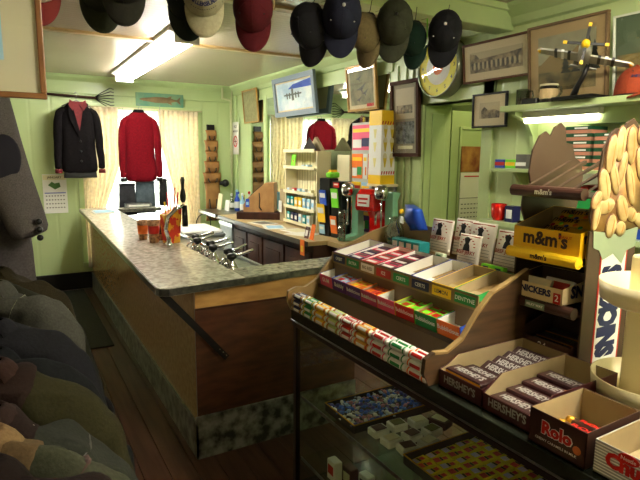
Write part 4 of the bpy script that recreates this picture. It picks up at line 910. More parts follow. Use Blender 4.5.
# orange cap on shelf
t = cap('orange cap with dark lettering sitting on the right of the high shelf', 2.5, 1.91, K['orange'], rz=0, y=1.47)
for ch in list(t.children):
    if ch.name.startswith(('hanging', 'strap')): bpy.data.objects.remove(ch)
del t['group']; t.matrix_basis = Matrix.Translation((2.5, 1.44, 1.907)) @ Matrix.Rotation(math.radians(-30), 4, 'Z') @ Matrix.Rotation(-PI/2, 4, 'X') @ Matrix.Translation((0, 0, .1))
T0 = Matrix.Rotation(PI/2, 4, 'X')
g = G()
for k, ch in enumerate('MILLERSBURG'):
    g.text(ch, .03, navy, crown_spot((k-5)*.15, .62), bold=.03)
g.build('lettering', t)
# lower small shelf with things
t = thing('small_shelf', 'small green shelf beside the doorway under the high shelf', 'shelf', (XW, 2.1, 1.535)); G().box((-.16, -.14, 0), (0, .15, .02), gtrim).build('shelf_board', t, bevel=.003)
G().prism([(-.12, 0), (0, 0), (0, -.12), (-.02, -.12)], 'y', 0, .02, gtrim).build('bracket', t)
for i, (y, m1, m2, lb) in enumerate([(2.2, blue, red, 'blue and red packet at the left of the small shelf'), (2.125, lime, yellow, 'lime green packet on the small shelf'), (2.05, greyink, wht, 'grey bag behind the lime packet on the small shelf')]):
    tag(place(G().box((-.035, -.02, 0), (.035, .02, .05+.03*(i == 2)), m1).box((-.035, -.0212, .015), (.035, -.02, .035), m2).build('small_packet', bevel=.002), (2.52, y, 1.556), R90), lb, 'packet', 'packets on the small shelf')
t = thing('red_mug', 'red mug on the ledge below the small shelf', 'mug', (2.46, 2.15, 1.255)); G().lathe([(.03, 0), (.042, .02), (.046, .095), (.042, .095), (.036, .02), (.001, .01)], redg, n=20, cap=False).build('mug_body', t, smooth=True)
G().tube([(0, -.04, .08), (0, -.07, .07), (0, -.07, .035), (0, -.04, .025)], .006, redg).build('handle', t, smooth=True)
tag(place(G().box((-.03, -.03, 0), (.03, .03, .09), navy).box((-.02, -.031, .02), (.02, -.03, .07), wht).build('dark_tin', bevel=.003), (2.46, 2.05, 1.255), R90), 'dark blue tin right of the red mug', 'tin')
tag(G().box((XW-.24, 1.0, 1.225), (XW, 2.24, 1.254), gtrim).build('wall_ledge', bevel=.003), 'green ledge on the wall behind the chocolate display', 'shelf')
# stacked boxes on ledge behind display
tag(G().box((XW-.2, 1.2, 1.545), (XW-.012, 1.93, 1.56), gtrim).build('box_shelf', bevel=.002), 'narrow green shelf carrying the stacked pink and green boxes', 'shelf')
bi = 0
for cidx, (y0, y1) in enumerate(((1.78, 1.9), (1.62, 1.76), (1.46, 1.6))):
    for k in range(6 if cidx == 1 else 5):
        z = 1.561+k*.036
        o = G().box((2.47, y0, z), (2.6, y1, z+.017), pl('salmon_box', (.75, .5, .4))).box((2.469, y0-.001, z+.017), (2.6, y1, z+.034), pl('dark_box_green', (.08, .3, .18))).box((2.468, y0+.02, z+.021), (2.47, y1-.05, z+.029), wht).build('cigar_box')
        tag(o, f"{['lowest', 'second', 'third', 'fourth', 'fifth', 'topmost'][k]} pink and green box of the {['left', 'middle', 'right'][cidx]} stack under the high shelf", 'box', 'stacked pink and green boxes'); bi += 1
tag(G().box((2.44, 1.1, 1.561), (2.6, 1.44, 1.75), mat('rust_carton', (.5, .27, .13), .6)).box((2.438, 1.15, 1.6), (2.44, 1.4, 1.66), navy).build('carton', bevel=.002), 'rust brown carton at the right of the stacked boxes', 'box')
for i in range(5):
    tag(G().box((2.45, 1.2+i*.12, 1.255), (2.58, 1.3+i*.12, 1.255+.2+.02*(i % 3)), [yellow, blue, wht, greenP, red][i]).box((2.448, 1.215+i*.12, 1.3), (2.45, 1.285+i*.12, 1.36), [red, yellow, navy, wht, wht][i]).build('snack_box', bevel=.002),
        ['yellow', 'blue', 'white', 'green', 'red'][i]+' snack box on the wall ledge behind the peanut cutout', 'box', 'snack boxes on the wall ledge')

# ------------------------------------------------------------------ glass display counter
CX0, CX1, CY0, CY1, CZ = 1.02, 1.78, .2, 2.0, .95
caseM = mat('dark_case_metal', (.18, .2, .16), .25, metal=.5); caseW = mat('case_wood', (.13, .07, .05), .35)
t = thing('display_counter', 'glass fronted display counter filled with candy', 'display case', (0, 0, 0))
G().box((CX0, CY0, .9), (CX1, CY1, CZ), caseM).box((CX0-.004, CY0, .905), (CX0, CY1, .912), steel).box((CX0+.004, CY0, .882), (CX0+.03, CY1, .9), caseW).build('top', t, bevel=.003)
for x in (CX0+.008, CX1-.03):
    for y in (CY1-.03, CY0): G().box((x, y, .1), (x+.022, y+.022, .9), caseW).build('post', t)
G().box((CX0+.012, CY0+.03, .12), (CX0+.018, CY1-.03, .9), glass_case).build('front_glass', t)
G().box((CX0+.03, CY1-.016, .12), (CX1-.03, CY1-.01, .9), glass_case).build('end_glass', t)
G().box((CX0, CY0, 0), (CX1, CY1, .12), caseW).build('plinth', t)
for z in (.545, .25):
    G().box((CX0+.04, CY0+.03, z), (CX1-.12, CY1-.03, z+.008), glass_case).box((CX0+.036, CY0+.03, z-.004), (CX0+.04, CY1-.03, z+.01), steel).build('glass_shelf', t)
G().box((CX1-.02, CY0+.03, .12), (CX1-.01, CY0+1.3, .9), mat('tan_back', (.42, .32, .2), .5)).build('back_panel', t)
SZ = .5535
def tray(label, x0, y0, x1, y1, z, m, h=.035):
    t = thing('candy_tray', label, 'tray', ((x0+x1)/2, (y0+y1)/2, z)); a, b = (x1-x0)/2, (y1-y0)/2
    g = G().box((-a, -b, 0), (a, b, .004), m)
    for p, q in (((-a, -b, 0), (-a+.004, b, h)), ((a-.004, -b, 0), (a, b, h)), ((-a, -b, 0), (a, -b+.004, h)), ((-a, b-.004, 0), (a, b, h))): g.box(p, q, m)
    g.build('tray_body', t)
    G().tube([(-a, -b, h), (-a, b, h), (a, b, h), (a, -b, h), (-a, -b, h)], .003, gold, 6).build('rim', t)
trayd = mat('tray_dark', (.2, .2, .17), .4)
tray('shallow tray of blue wrapped candies on the glass shelf', 1.08, 1.58, 1.48, 1.80, SZ, trayd)
tray('dark tray of yellow and pink wrapped candies on the glass shelf', 1.12, .98, 1.5, 1.33, SZ, trayd)
rnd = random.Random(5)
cm = [mat('wrap_blue', (.35, .55, .95), .35), mat('wrap_sky', (.75, .88, 1), .35), mat('wrap_white', (1, 1, 1), .35), mat('wrap_indigo', (.4, .4, .75), .35), mat('wrap_pink', (.9, .65, .7), .35)]
n = 0
bases = []
for i in range(5):
    g = G().ball((0, 0, 0), .009, cm[i], n=8, k=5, sc=(1.3, .9, .8)).prism([(-.012, 0), (-.022, .007), (-.022, -.007)], 'z', -.001, .001, cm[i]).prism([(.012, 0), (.022, .007), (.022, -.007)], 'z', -.001, .001, cm[i])
    bases.append(g)
protos = []
for i in range(5):
    o = bases[i].build('wrapped_candy', smooth=True); protos.append(o)
used = set()
for ix in range(14):
    for iy in range(8):
        k = rnd.choice([0, 0, 1, 2, 3, 4]) ; src = protos[k]
        o = src if k not in used else src.copy()
        if k in used: C.objects.link(o)
        used.add(k)
        o.location = (1.1+ix*.0275+rnd.uniform(-.005, .005), 1.6+iy*.0255+rnd.uniform(-.005, .005), SZ+.014+.012*rnd.random()+.006)
        o.rotation_euler = (rnd.uniform(-.3, .3), rnd.uniform(-.3, .3), rnd.uniform(0, 6))
        tag(o, 'small twist wrapped candy in the tray of blue wrappers', 'candy', 'blue wrapped candies in the tray')
wy = [mat('wrap_yellow', (1, .92, .15), .35), mat('wrap_violet', (.9, .85, .95), .35), mat('wrap_red', (.9, .3, .2), .35)]
for ix in range(5):
    for iy in range(9):
        g = G().box((-.034, -.016, 0), (.034, .016, .014), wy[0], c=.002).box((-.034, -.012, .0141), (-.01, .012, .0146), wy[1 + iy % 2]).box((.002, -.008, .0141), (.02, .008, .0146), wy[2]).box((-.008, -.01, .0141), (.0, .01, .0147), blackink)
        o = g.build('candy_bar', loc=(1.165+ix*.072, 1.005+iy*.0365, SZ+.0045+rnd.random()*.004)); o.rotation_euler = (0, 0, rnd.uniform(-.15, .15))
        tag(o, 'small yellow wrapped candy in the dark tray of yellow and pink wrappers', 'candy', 'yellow wrapped candies in the tray')
for i, (x, y, k) in enumerate([(1.16, 1.53, 0), (1.16, 1.45, 0), (1.25, 1.53, 1), (1.25, 1.44, 0), (1.34, 1.51, 1), (1.34, 1.43, 1), (1.18, 1.38, 0), (1.27, 1.37, 1)]):
    t = thing('clear_candy_case', ['far left', 'left', 'far middle', 'middle', 'far right', 'right', 'near left', 'near right'][i]+' clear case in the cluster between the two candy trays', 'case', (x, y, SZ+.0005+0*k), .2*math.sin(i*3), 'clear cases between the trays')
    G().box((-.035, -.028, 0), (.035, .028, .03), mat('case_clear', (.97, .96, .92), .2), c=.004).build('case_body', t); G().box((-.025, -.02, .03), (.025, .02, .032), [maroonP, cream, mat('olive_label', (.4, .4, .15), .5)][i % 3]).build('printed_card', t)
tag(place(G().box((-.03, -.0015, 0), (.03, .0015, .055), white).ftext('25', 0, -.002, .03, .03, blackink).build('price_card'), (1.45, 1.64, SZ+.03), -.5, -.4), 'small white price card in the tray of blue candies', 'price card')
tag(place(G().box((-.03, -.04, 0), (.03, .04, .03), maroonP).box((-.02, -.03, .03), (.02, .03, .031), cream).build('candy_packet', bevel=.002), (1.42, 1.47, SZ+.001), .3), 'dark red candy packet beside the blue candy tray', 'packet')
for i in range(9):
    tag(place(G().box((-.03, -.02, 0), (.03, .02, .09), [wht, maroonP, wht][i % 3], c=.003).box((-.02, -.0212, .03), (.02, -.02, .07), [red, cream, navy][i % 3]).build('candy_packet'), (1.1+.03*(i % 3), 1.75-.075*i, .2585), R90+.1*math.sin(i), 0), f"{['white', 'dark red', 'white and navy'][i % 3]} packet {['at the left end','second from left','third from left','fourth from left','in the middle','fifth from right','fourth from right','third from right','at the right end'][i]} of the bottom glass shelf row", 'packet', 'packets on the bottom glass shelf')
tag(G().box((1.12, .55, SZ), (1.4, .85, SZ+.05), mat('brown_box', (.35, .2, .1), .6), c=.004).build('candy_box'), 'brown candy box at the near end of the glass shelf', 'box')

# ------------------------------------------------------------------ candy rack on the counter
wg = mat('woodgrain_card', (.22, .15, .09), .45, col2=(.32, .23, .14), scale=6, stretch=(1, 1, 9), detail=5); rackT = mat('rack_tan', (.55, .45, .27), .6)
t = thing('candy_rack', 'three tier wood grain candy rack standing on the glass counter', 'rack', (1.0, 1.56, .951))
pr = [(.02, 0), (.0, .04), (.005, .085), (.04, .10), (.09, .095), (.15, .125), (.21, .2), (.27, .255), (.33, .275), (.45, .32), (.6, .355), (.6, 0)]
prn = [p for p in pr if p[0] < .4]+[(.43, .312), (.43, 0)]
for s in (-.45, .435):
    G().prism(prn if s < 0 else pr, 'y', s, s+.015, wg if s < 0 else rackT).prism([(p[0]-.001, p[1]+.001) for p in (prn if s < 0 else pr)[3:(10 if s < 0 else 11)]]+([] if s < 0 else [(.6, .35), (.45, .313)])+[ (.33, .268), (.27, .248), (.21, .19), (.15, .117), (.09, .088), (.04, .093)], 'y', s-.001, s+.016, rackT).build('end_panel', t)
G().box((.02, -.435, 0), (.43, .435, .006), wg).build('bottom', t)
G().prism([(.12, .006), (.125, .006), (.16, .095), (.155, .095)], 'y', -.435, .435, mat('rack_inner', (.42, .33, .22), .6)).prism([(.155, .09), (.36, .125), (.36, .13), (.155, .096)], 'y', -.435, .435, rackT).build('middle_tier', t)
G().box((.152, -.435, .09), (.156, .435, .105), wg).build('middle_lip', t)
G().prism([(.23, .125), (.235, .125), (.235, .225), (.23, .225)], 'y', -.435, .435, mat('rack_inner', (.42, .33, .22), .6)).prism([(.225, .205), (.43, .243), (.43, .248), (.225, .211)], 'y', -.435, .435, rackT).build('top_tier', t)
G().box((.222, -.435, .195), (.226, .435, .243), rackT).build('top_label_strip', t)
G().prism([(.595, .006), (.6, .006), (.6, .36), (.595, .36)], 'y', -.34, .435, rackT).box((.43, -.34, .244), (.6, .435, .249), rackT).build('back_panel', t)
# rolls of mints
RC = [('navy', navy), ('dark green', greenP), ('yellow and red', yellow), ('pale green', pl('pale_green', (.75, .82, .5))), ('red', red), ('gold', pl('gold_pack', (.85, .65, .25))), ('white', wht), ('white mint', wht), ('pink', pink)]
acc = [wht, wht, red, greenP, wht, red, greenP, greenP, wht]
L = .095; rrad = .0125
idx = 0
for k in range(9):
    y = 1.985-.012-L/2-k*.0958
    for (dx, dz, row) in ((.018, .0135, 'bottom'), (.018, .0395, 'middle'), (.022, .0655, 'top'), (.047, .0655, 'back')):
        nm, m = RC[k]
        if k in (6, 7, 8) and row == 'middle': m = [red, greenP, red][k-6]
        o = G()
        Tt = Matrix.Rotation(PI/2, 4, 'X')
        body = m if k <= 5 else wht; lab_ = wht if k <= 5 else [red, greenP, red][k-6]
        o.lathe([(.006, -L/2+.001), (rrad-.001, -L/2+.002), (rrad, -L/2+.006)], wht, Tt, 12).lathe([(rrad, -L/2+.006), (rrad, L/2-.006)], body, Tt, 12, cap=False).lathe([(rrad, L/2-.006), (rrad-.001, L/2-.002), (.006, L/2-.001)], wht, Tt, 12)
        o.lathe([(rrad+.0005, -.03), (rrad+.0005, -.036)], [gold, yellow, red, red, wht, red, pink, greenP, orange][k], Tt, 12, cap=False).lathe([(rrad+.0005, .036), (rrad+.0005, .03)], [gold, yellow, red, red, wht, red, pink, greenP, orange][k], Tt, 12, cap=False)
        a0 = PI*.8 if row in ('top', 'back') else PI
        for q in range(3):   # slim printed plate facing the shopper
            aa = a0-.45+.3*q
            p1 = (rrad+.0006)*math.cos(aa), (rrad+.0006)*math.sin(aa); p2 = (rrad+.0006)*math.cos(aa+.3), (rrad+.0006)*math.sin(aa+.3)
            o.add([(p1[0], -.024, p1[1]), (p1[0], .024, p1[1]), (p2[0], .024, p2[1]), (p2[0], -.024, p2[1])], [(0, 1, 2, 3)], lab_)
        ob = o.build('mint_roll', loc=(1.0+dx+.0, y, .957+dz), smooth=True)
        tag(ob, f"{nm} candy roll, {row} row, {['leftmost','second','third','fourth','fifth','sixth','seventh','eighth','rightmost'][k]} stack on the rack's front tier", 'candy roll', 'candy rolls on the front tier')
# open boxes on the tiers
def obox(name, label, loc, w_, d_, h_, front, inner, band=None, text=None, tm=None, back_h=None, rz=R90, rx=0, group=None, cat='box', ts=None, thick=.002, side=None, wave=False, bold=.02):
    """local: x width, front at y=0, back at y=d"""
    t = thing(name, label, cat, loc, rz, group, rx); W = w_/2; bh = back_h or h_; sd = side or front
    g = G(); g.box((-W, 0, 0), (W, d_, thick), inner)
    g.box((-W, 0, 0), (W, thick, h_), front).box((-W+thick, thick, thick), (W-thick, thick*1.5, h_-.001), inner)
    if wave:
        for s in (-1, 1):
            a = s*W; pts = [(0, 0), (d_, 0), (d_, bh), (d_*.2, bh*.97), (d_*.08, bh*.7), (0, h_)]
            g.prism(pts, 'x', a, a-s*thick, sd); g.prism([(thick, thick), (d_-thick, thick), (d_-thick, bh-.001), (d_*.2, bh*.96), (d_*.09, bh*.68), (thick, h_-.002)], 'x', a-s*thick, a-s*thick*1.6, inner)
    else:
        for s in (-1, 1):
            a = s*W; g.prism([(0, 0), (d_, 0), (d_, bh), (0, h_)], 'x', a, a-s*thick, sd).prism([(thick, thick), (d_-thick, thick), (d_-thick, bh-.001), (thick, h_-.001)], 'x', a-s*thick, a-s*thick*1.6, inner)
    g.box((-W, d_-thick, 0), (W, d_, bh), sd).box((-W+thick, d_-thick*1.6, thick), (W-thick, d_-thick, bh-.001), inner)
    g.build('box_body', t)
    if band is not None: G().box((-W+.003, -.0012, h_*.12), (W-.003, 0, h_*.3), band).build('printed_band', t)
    if text: G().ftext(text, 0, -.0018, h_*.58, ts or h_*.5, tm or wht, bold=bold).build('lettering', t)
    return t
def packs(t, label, nx, ny, w_, d_, z, size, m, m2, cat, group, rz=R90, T=None, lift=.0, name='gum_pack'):
    pass
B2 = [('navy and pink gum box', pink, 'GUM', blue), ('blue gum box', purple, 'Bubbly', blue), ('purple gum box', purple, 'Bubblicious', orange), ('orange gum box', pl('magenta', (.75, .2, .4)), 'Bubblicious', orange), ('magenta gum box', pink, 'Bubblicious', yellow), ('red strawberry gum box', red, 'Bubblicious', lime), ('green watermelon gum box', greenP, 'Bubblicious', lime), ('orange gum box lined in blue', orange, 'Bubblicious', blue)]
slope = math.atan2(.03, .2)
for i in range(8):
    nm, fm_, tx, inn = B2[i]; y = 1.995-.012-.0535-i*.1072; fill = i in (3, 5, 2, 6, 1)
    lb = f"{nm}, {['leftmost','second from left','third from left','fourth from left','fifth from left','sixth from left','seventh from left','rightmost'][i]} on the middle tier of the candy rack"
    bx = obox('gum_box', lb, (1.158, y, 1.053), .104, .175, .052, fm_, white if i in (4, 7, 0) else kraft, text=tx, ts=.021 if len(tx) > 6 else .026, tm=wht, rx=0, group='gum boxes on the middle tier', side=inn, back_h=.06)
    bx.rotation_euler = (.14, 0, R90)
    if fill:
        Mb = Matrix.Translation((1.158, y, 1.053)) @ Matrix.Rotation(R90, 4, 'Z') @ Matrix.Rotation(.14, 4, 'X')
        cc = {3: (red, orange), 5: (lime, red), 2: (orange, yellow), 6: (red, lime), 1: (ltblue, red)}[i]
        for a in range(2):
            for b in range(3):
                g = G().box((-.0235, -.0235, 0), (.0235, .0235, .042), cc[(a+b) % 2], c=.002).box((-.015, -.015, .042), (.015, .01, .0425), cc[(a+b+1) % 2])
                o = g.build('gum_pack'); p = Mb @ Vector((-.025+a*.05, .032+b*.052, .003)); o.location = p; o.rotation_euler = (.14, 0, R90)
                tag(o, f"small gum pack inside the {nm}", 'gum', f"gum packs in the {nm}")
B3 = [('white and purple gum box', purple, 'ORBIT', 0), ('purple and pink gum box', navy, 'EXTRA', 1), ('dark red gum box', red, 'BIG RED', 1), ('black and red gum box', maroonP, 'ICE', 1), ('white lined blue gum box', navy, 'CERTS', 0), ('cream lined blue mint box', blue, 'CERTS', 0), ('kraft lined mint box', yellow, 'LEMON', 2), ('kraft lined green mint box', greenP, 'DENTYNE', 2)]
for i in range(8):
    nm, fm_, tx, k = B3[i]; y = 1.995-.012-.0535-i*.1072
    lb = f"{nm}, {['leftmost','second from left','third from left','fourth from left','fifth from left','sixth from left','seventh from left','rightmost'][i]} on the top tier of the candy rack"
    bx = obox('mint_box', lb, (1.2275, y, 1.163), .104, .2, .034, fm_, [white, wht, kraft][k], text=None, group='mint boxes on the top tier', back_h=.045, side=fm_)
    bx.rotation_euler = (.15, 0, R90)
    if k == 1:
        Mb = Matrix.Translation((1.2275, y, 1.163)) @ Matrix.Rotation(R90, 4, 'Z') @ Matrix.Rotation(.15, 4, 'X')
        for b in range(6):
            g = G().box((-.048, -.0145, 0), (.048, .0145, .03), [fm_, pink, fm_][b % 3], c=.002).box((-.03, -.008, .03), (.03, .008, .0305), [wht, maroonP][b % 2])
            o = g.build('gum_pack'); o.location = Mb @ Vector((0, .0185+b*.0315, .003)); o.rotation_euler = (.15, 0, R90); tag(o, f"flat gum pack inside the {nm} on the top tier", 'gum', f"gum packs in the {nm}")
    # label on rack strip
    m = [navy, greenP, wht, red, greenP, navy, yellow, greenP][i]; tm = [wht, wht, greyink, wht, wht, wht, navy, wht][i]
    o = G().box((-.045, -.0015, -.016), (.045, 0, .016), m).ftext(tx, 0, -.002, 0, .019, tm).build('shelf_tag'); place(o, (1.2205, y, 1.171), R90)
    tag(o, f"printed shelf tag reading {tx} below the {nm}", 'label')
# jerky pouches and bags at the back
def pouch(y, x, z, h, w_, lb, tilt=-.16, rz=R90):
    t = thing('jerky_pouch', lb, 'pouch', (x, y, z), rz, 'white jerky pouches', tilt)
    g = G(); g.grid(lambda u, v: ((u-.5)*w_, -.012*math.sin(PI*u)*math.sin(PI*v), v*h), 10, 8, mat('pouch_white', (.95, .93, .88), .4), th=.008)
    g.build('pouch_body', t, smooth=True)
    g = G(); yy = -.0145
    g.box((-w_*.46, -.002, h*.93), (w_*.46, .0, h*.96), pl('rust_ink', (.65, .2, .12)))
    for a in range(9):
        q = a/8*PI; g.box((-.004+w_*.33*math.cos(q), yy+.004, h*.62+h*.25*math.sin(q)), (.004+w_*.33*math.cos(q), yy+.005, h*.62+h*.25*math.sin(q)+.004), pl('rust_ink', (.65, .2, .12)))
    g.lathe([(.018, -.02), (.014, 0), (.009, .008), (.013, .018), (.016, .024), (.006, .032)], blackink, ctr=(0, yy, h*.66), n=10, sy=.12)
    g.ftext('BEEF JERKY', 0, yy-.001, h*.44, .019, pl('rust_ink', (.65, .2, .12)), bold=.03)
    for k in range(4): g.box((-w_*.46, -.012, h*(.08+k*.08)), (w_*.46, -.0115, h*(.09+k*.08)), greyink)
    g.build('printed_design', t)
pouch(1.66, 1.545, 1.215, .145, .12, 'white jerky pouch, leftmost beside the blue candy bag')
pouch(1.55, 1.57, 1.22, .15, .11, 'white jerky pouch second from left at the back of the rack')
pouch(1.44, 1.55, 1.215, .155, .12, 'white jerky pouch third from left at the back of the rack')
pouch(1.43, 1.475, 1.205, .125, .105, 'white jerky pouch standing in front of the others')
pouch(1.31, 1.55, 1.21, .145, .12, 'white jerky pouch rightmost, beside the chocolate display', -.2)
t = thing('candy_bag', 'blue foil candy bag with yellow spots lying on the teal gum boxes', 'bag', (1.53, 1.80, 1.265), R90-.4)
g = G(); g.grid(lambda u, v: ((u-.5)*.13, -.03*math.sin(PI*u)*math.sin(PI*v)-.03*v, .02+v*.12*(1-.25*u)+.02*u), 8, 8, mat('foil_blue', (.12, .3, .72), .3, metal=.3), th=.04); g.build('bag_body', t, smooth=True)
G().box((-.05, -.055, .06), (.0, -.05, .09), wht).ball((-.04, -.05, .11), .012, yellow).build('printed_design', t)
for i in range(4):
    o = G().box((-.022, -.03, 0), (.022, .03, .05), teal, c=.002).box((-.016, -.031, .012), (.016, -.03, .04), wht).build('gum_box'); place(o, (1.50, 1.86-.048*i, 1.206), R90); tag(o, f"teal gum box {['leftmost','second','third','rightmost'][i]} of four under the blue candy bag", 'box', 'teal gum boxes under the blue bag')
for i in range(2):
    t = thing('clear_candy_bag', ['crumpled clear plastic bag of green candies left of the blue bag', 'clear plastic bag slumped behind the top tier at the far end'][i], 'bag', (1.51+.04*i, 1.92+.03*i, 1.21), R90)
    g = G(); rs = [ring(0, 0, z_, a, b, 14, 2, .6, i) for z_, a, b in ((0, .03, .025), (.04, .045, .035), (.08, .035, .03), (.11, .015, .015), (.13, .03, .012))]
    g.loft(rs, plastic_bag).build('bag_body', t, smooth=True); g = G()
    for k in range(9): g.ball((.022*math.cos(k*2), .018*math.sin(k*2), .012+.008*(k % 4)), .009, teal if k % 2 else greenP, n=8, k=5)
    g.build('candies', t, smooth=True)
for i in range(3):
    o = G().box((-.022, -.012, 0), (.022, .012, .03), [pl('mint_pack', (.8, .88, .78)), lime, lime][i], c=.002).box((-.012, -.013, .008), (.012, -.012, .022), [greenP, navy, navy][i]).build('mint_tin'); place(o, (1.435, [1.53, 1.29, 1.235][i], 1.216), R90, -.2); tag(o, ['pale green mint pack leaning on the front jerky pouch', 'lime mint pack left of the pair by the chocolate display', 'lime mint pack right of the pair by the chocolate display'][i], 'packet', 'small mint packs at the back')

# ------------------------------------------------------------------ chocolate bar boxes on the counter
def bar(lb, p, rz, m, txt, tm, l=.14, w_=.042, h_=.014, edge=gold, group=None, rx=0, ry=0):
    t = thing('chocolate_bar', lb, 'chocolate bar', p, rz, group); t.rotation_euler = (rx, ry, rz)
    g = G().box((-l/2, -w_/2, 0), (l/2, w_/2, h_), m, c=.003); g.box((-l/2+.004, -w_/2-.0006, h_*.3), (l/2-.004, -w_/2, h_*.7), edge)
    g.build('wrapper', t)
    G().text(txt, w_*.62, tm, Matrix.Translation((0, 0, h_+.0008)), bold=.03, sx=l/(len(txt)*w_*.44)).build('lettering', t)
    return t
ZT = .951
choc = mat('choc_wrapper', (.2, .1, .1), .35)
obox('chocolate_box', 'open dark brown box of almond chocolate bars nearest the candy rack', (1.055, 1.022, ZT), .165, .36, .05, maroonP, kraft, text=None, side=maroonP, back_h=.085, wave=True, group='open chocolate boxes')
obox('chocolate_box', 'open dark brown box of chocolate bars beside the box with toffee rolls', (1.055, .855, ZT), .16, .34, .045, maroonP, kraft, side=maroonP, back_h=.09, wave=True, group='open chocolate boxes')
for k in range(4):
    for j in range(2 if k else 1):
        pass
names = ['front', 'second', 'third', 'fourth', 'fifth', 'sixth']
for k in range(2):
    bar(f"chocolate bar in the almond box, {['front', 'rear'][k]} of the two in the near pile", (1.09+.06*k, 1.02, ZT+.045-.012*k), R90, choc, "HERSHEY'S", silver, w_=.056, group='bars in the almond box')
for k in range(4):
    bar(f"chocolate bar in the almond box, {['first', 'second', 'third', 'last'][k]} of the leaning far row", (1.225+.045*k, 1.02, ZT+.026+.007*k), R90, choc, "HERSHEY'S", silver, w_=.05, group='bars in the almond box', rx=.45)
for k in range(4):
    bar(f"chocolate bar in the second open box, {names[k]} row from the front", (1.095+.063*k, .855, ZT+.026+.007*k), R90, choc, "HERSHEY'S", silver, w_=.06, group='bars in the second open box', edge=maroonP)
for k in range(2):
    bar(f"chocolate bar filling the second open box, {['lower front', 'lower back'][k]} layer", (1.09+.12*k, .855, ZT+.005), R90, choc, "HERSHEY'S", silver, group='bars in the second open box', edge=silver)
for yy, lb in ((1.022, 'almond box'), (.855, 'second open box')):
    o = G().ftext("HERSHEY'S", 0, -.0025, .028, .03, silver, bold=.03, sx=.85).build('front_lettering'); o.location = (0, 0, 0)
    for ob in C.objects:
        if ob.name.startswith('chocolate_box') and abs(ob.location.y-yy) < .01: o.parent = ob; break
t = obox('toffee_box', 'open brown box marked Rolo with gold wrapped rolls inside', (1.03, .695, ZT), .145, .2, .085, brownR, kraft, text='Rolo', tm=red, ts=.04, side=brownR, back_h=.088, bold=.05)
G().ftext('CHEWY CARAMELS IN MILK', 0, -.0018, .02, .0085, wht).ball((.052, -.001, .035), .01, pl('caramel', (.75, .4, .15)), sc=(1, .15, 1)).ftext('Rolo', .0005, -.0012, .0492, .0405, wht, bold=.085).build('small_lettering', t)
for k in range(3):
    t = thing('toffee_roll', ['left', 'middle', 'right'][k]+' gold ended brown toffee roll in the box', 'candy roll', (1.1+.035*k, .695, ZT+.017), R90, 'toffee rolls in the box')
    Tt = Matrix.Rotation(PI/2, 4, 'Y')
    G().lathe([(.004, -.064), (.0125, -.06), (.0135, .06), (.006, .064)], brownR, Tt, 14).lathe([(.0128, -.066), (.0142, -.05)], gold, Tt, 14).build('wrapper', t, smooth=True)
    G().text('ROLO', .02, red, Matrix.Translation((.008, 0, .0145)), bold=.04, sx=1.5).build('lettering', t)
t = obox('chunky_box', 'open silver striped box marked Chunky at the right edge', (1.045, .52, ZT), .185, .2, .075, silver, kraft, text='Chunky', tm=red, ts=.043, side=silver, back_h=.078, bold=.06)
g = G()
for k in range(10): g.box((-.092, -.001, .006+k*.0068), (.092, 0, .0085+k*.0068), wht)
g.build('stripes', t)
G().lathe([(.022, 0), (.022, .001), (.001, .0012)], red, Matrix.Translation((-.02, -.001, .064)) @ RX @ Matrix.Diagonal((1, .5, 1, 1)), 16).ftext('Nestle', -.02, -.003, .064, .012, wht).build('maker_badge', t)
for k in range(2): bar(['front', 'rear'][k]+' silver foil bar in the striped box', (1.13+.05*k, .48, ZT+.004), R90, silver, 'Chunky', red, l=.08, group='bars in the striped box')
# box between: dark brown candy box behind
t = obox('chocolate_box', 'dark open box with green lettered bars under the tiered display', (1.42, 1.035, ZT+.05), .20, .19, .05, brownR, brownC, side=brownR, back_h=.11, text='24', ts=.03, tm=wht, group='open chocolate boxes')
for k in range(3): bar(['front', 'middle', 'rear'][k]+' green lettered bar in the dark box under the display', (1.455+.045*k, 1.035, ZT+.072+.006*k), R90, choc, 'MILKY WAY', mat('sage_ink', (.4, .5, .35), .4), group='bars in the dark box')

# ------------------------------------------------------------------ tiered chocolate display with peanut cut-outs
t = thing('chocolate_display', 'brown tiered chocolate display with peanut shaped side panels', 'display stand', (1.43, 1.05, ZT))
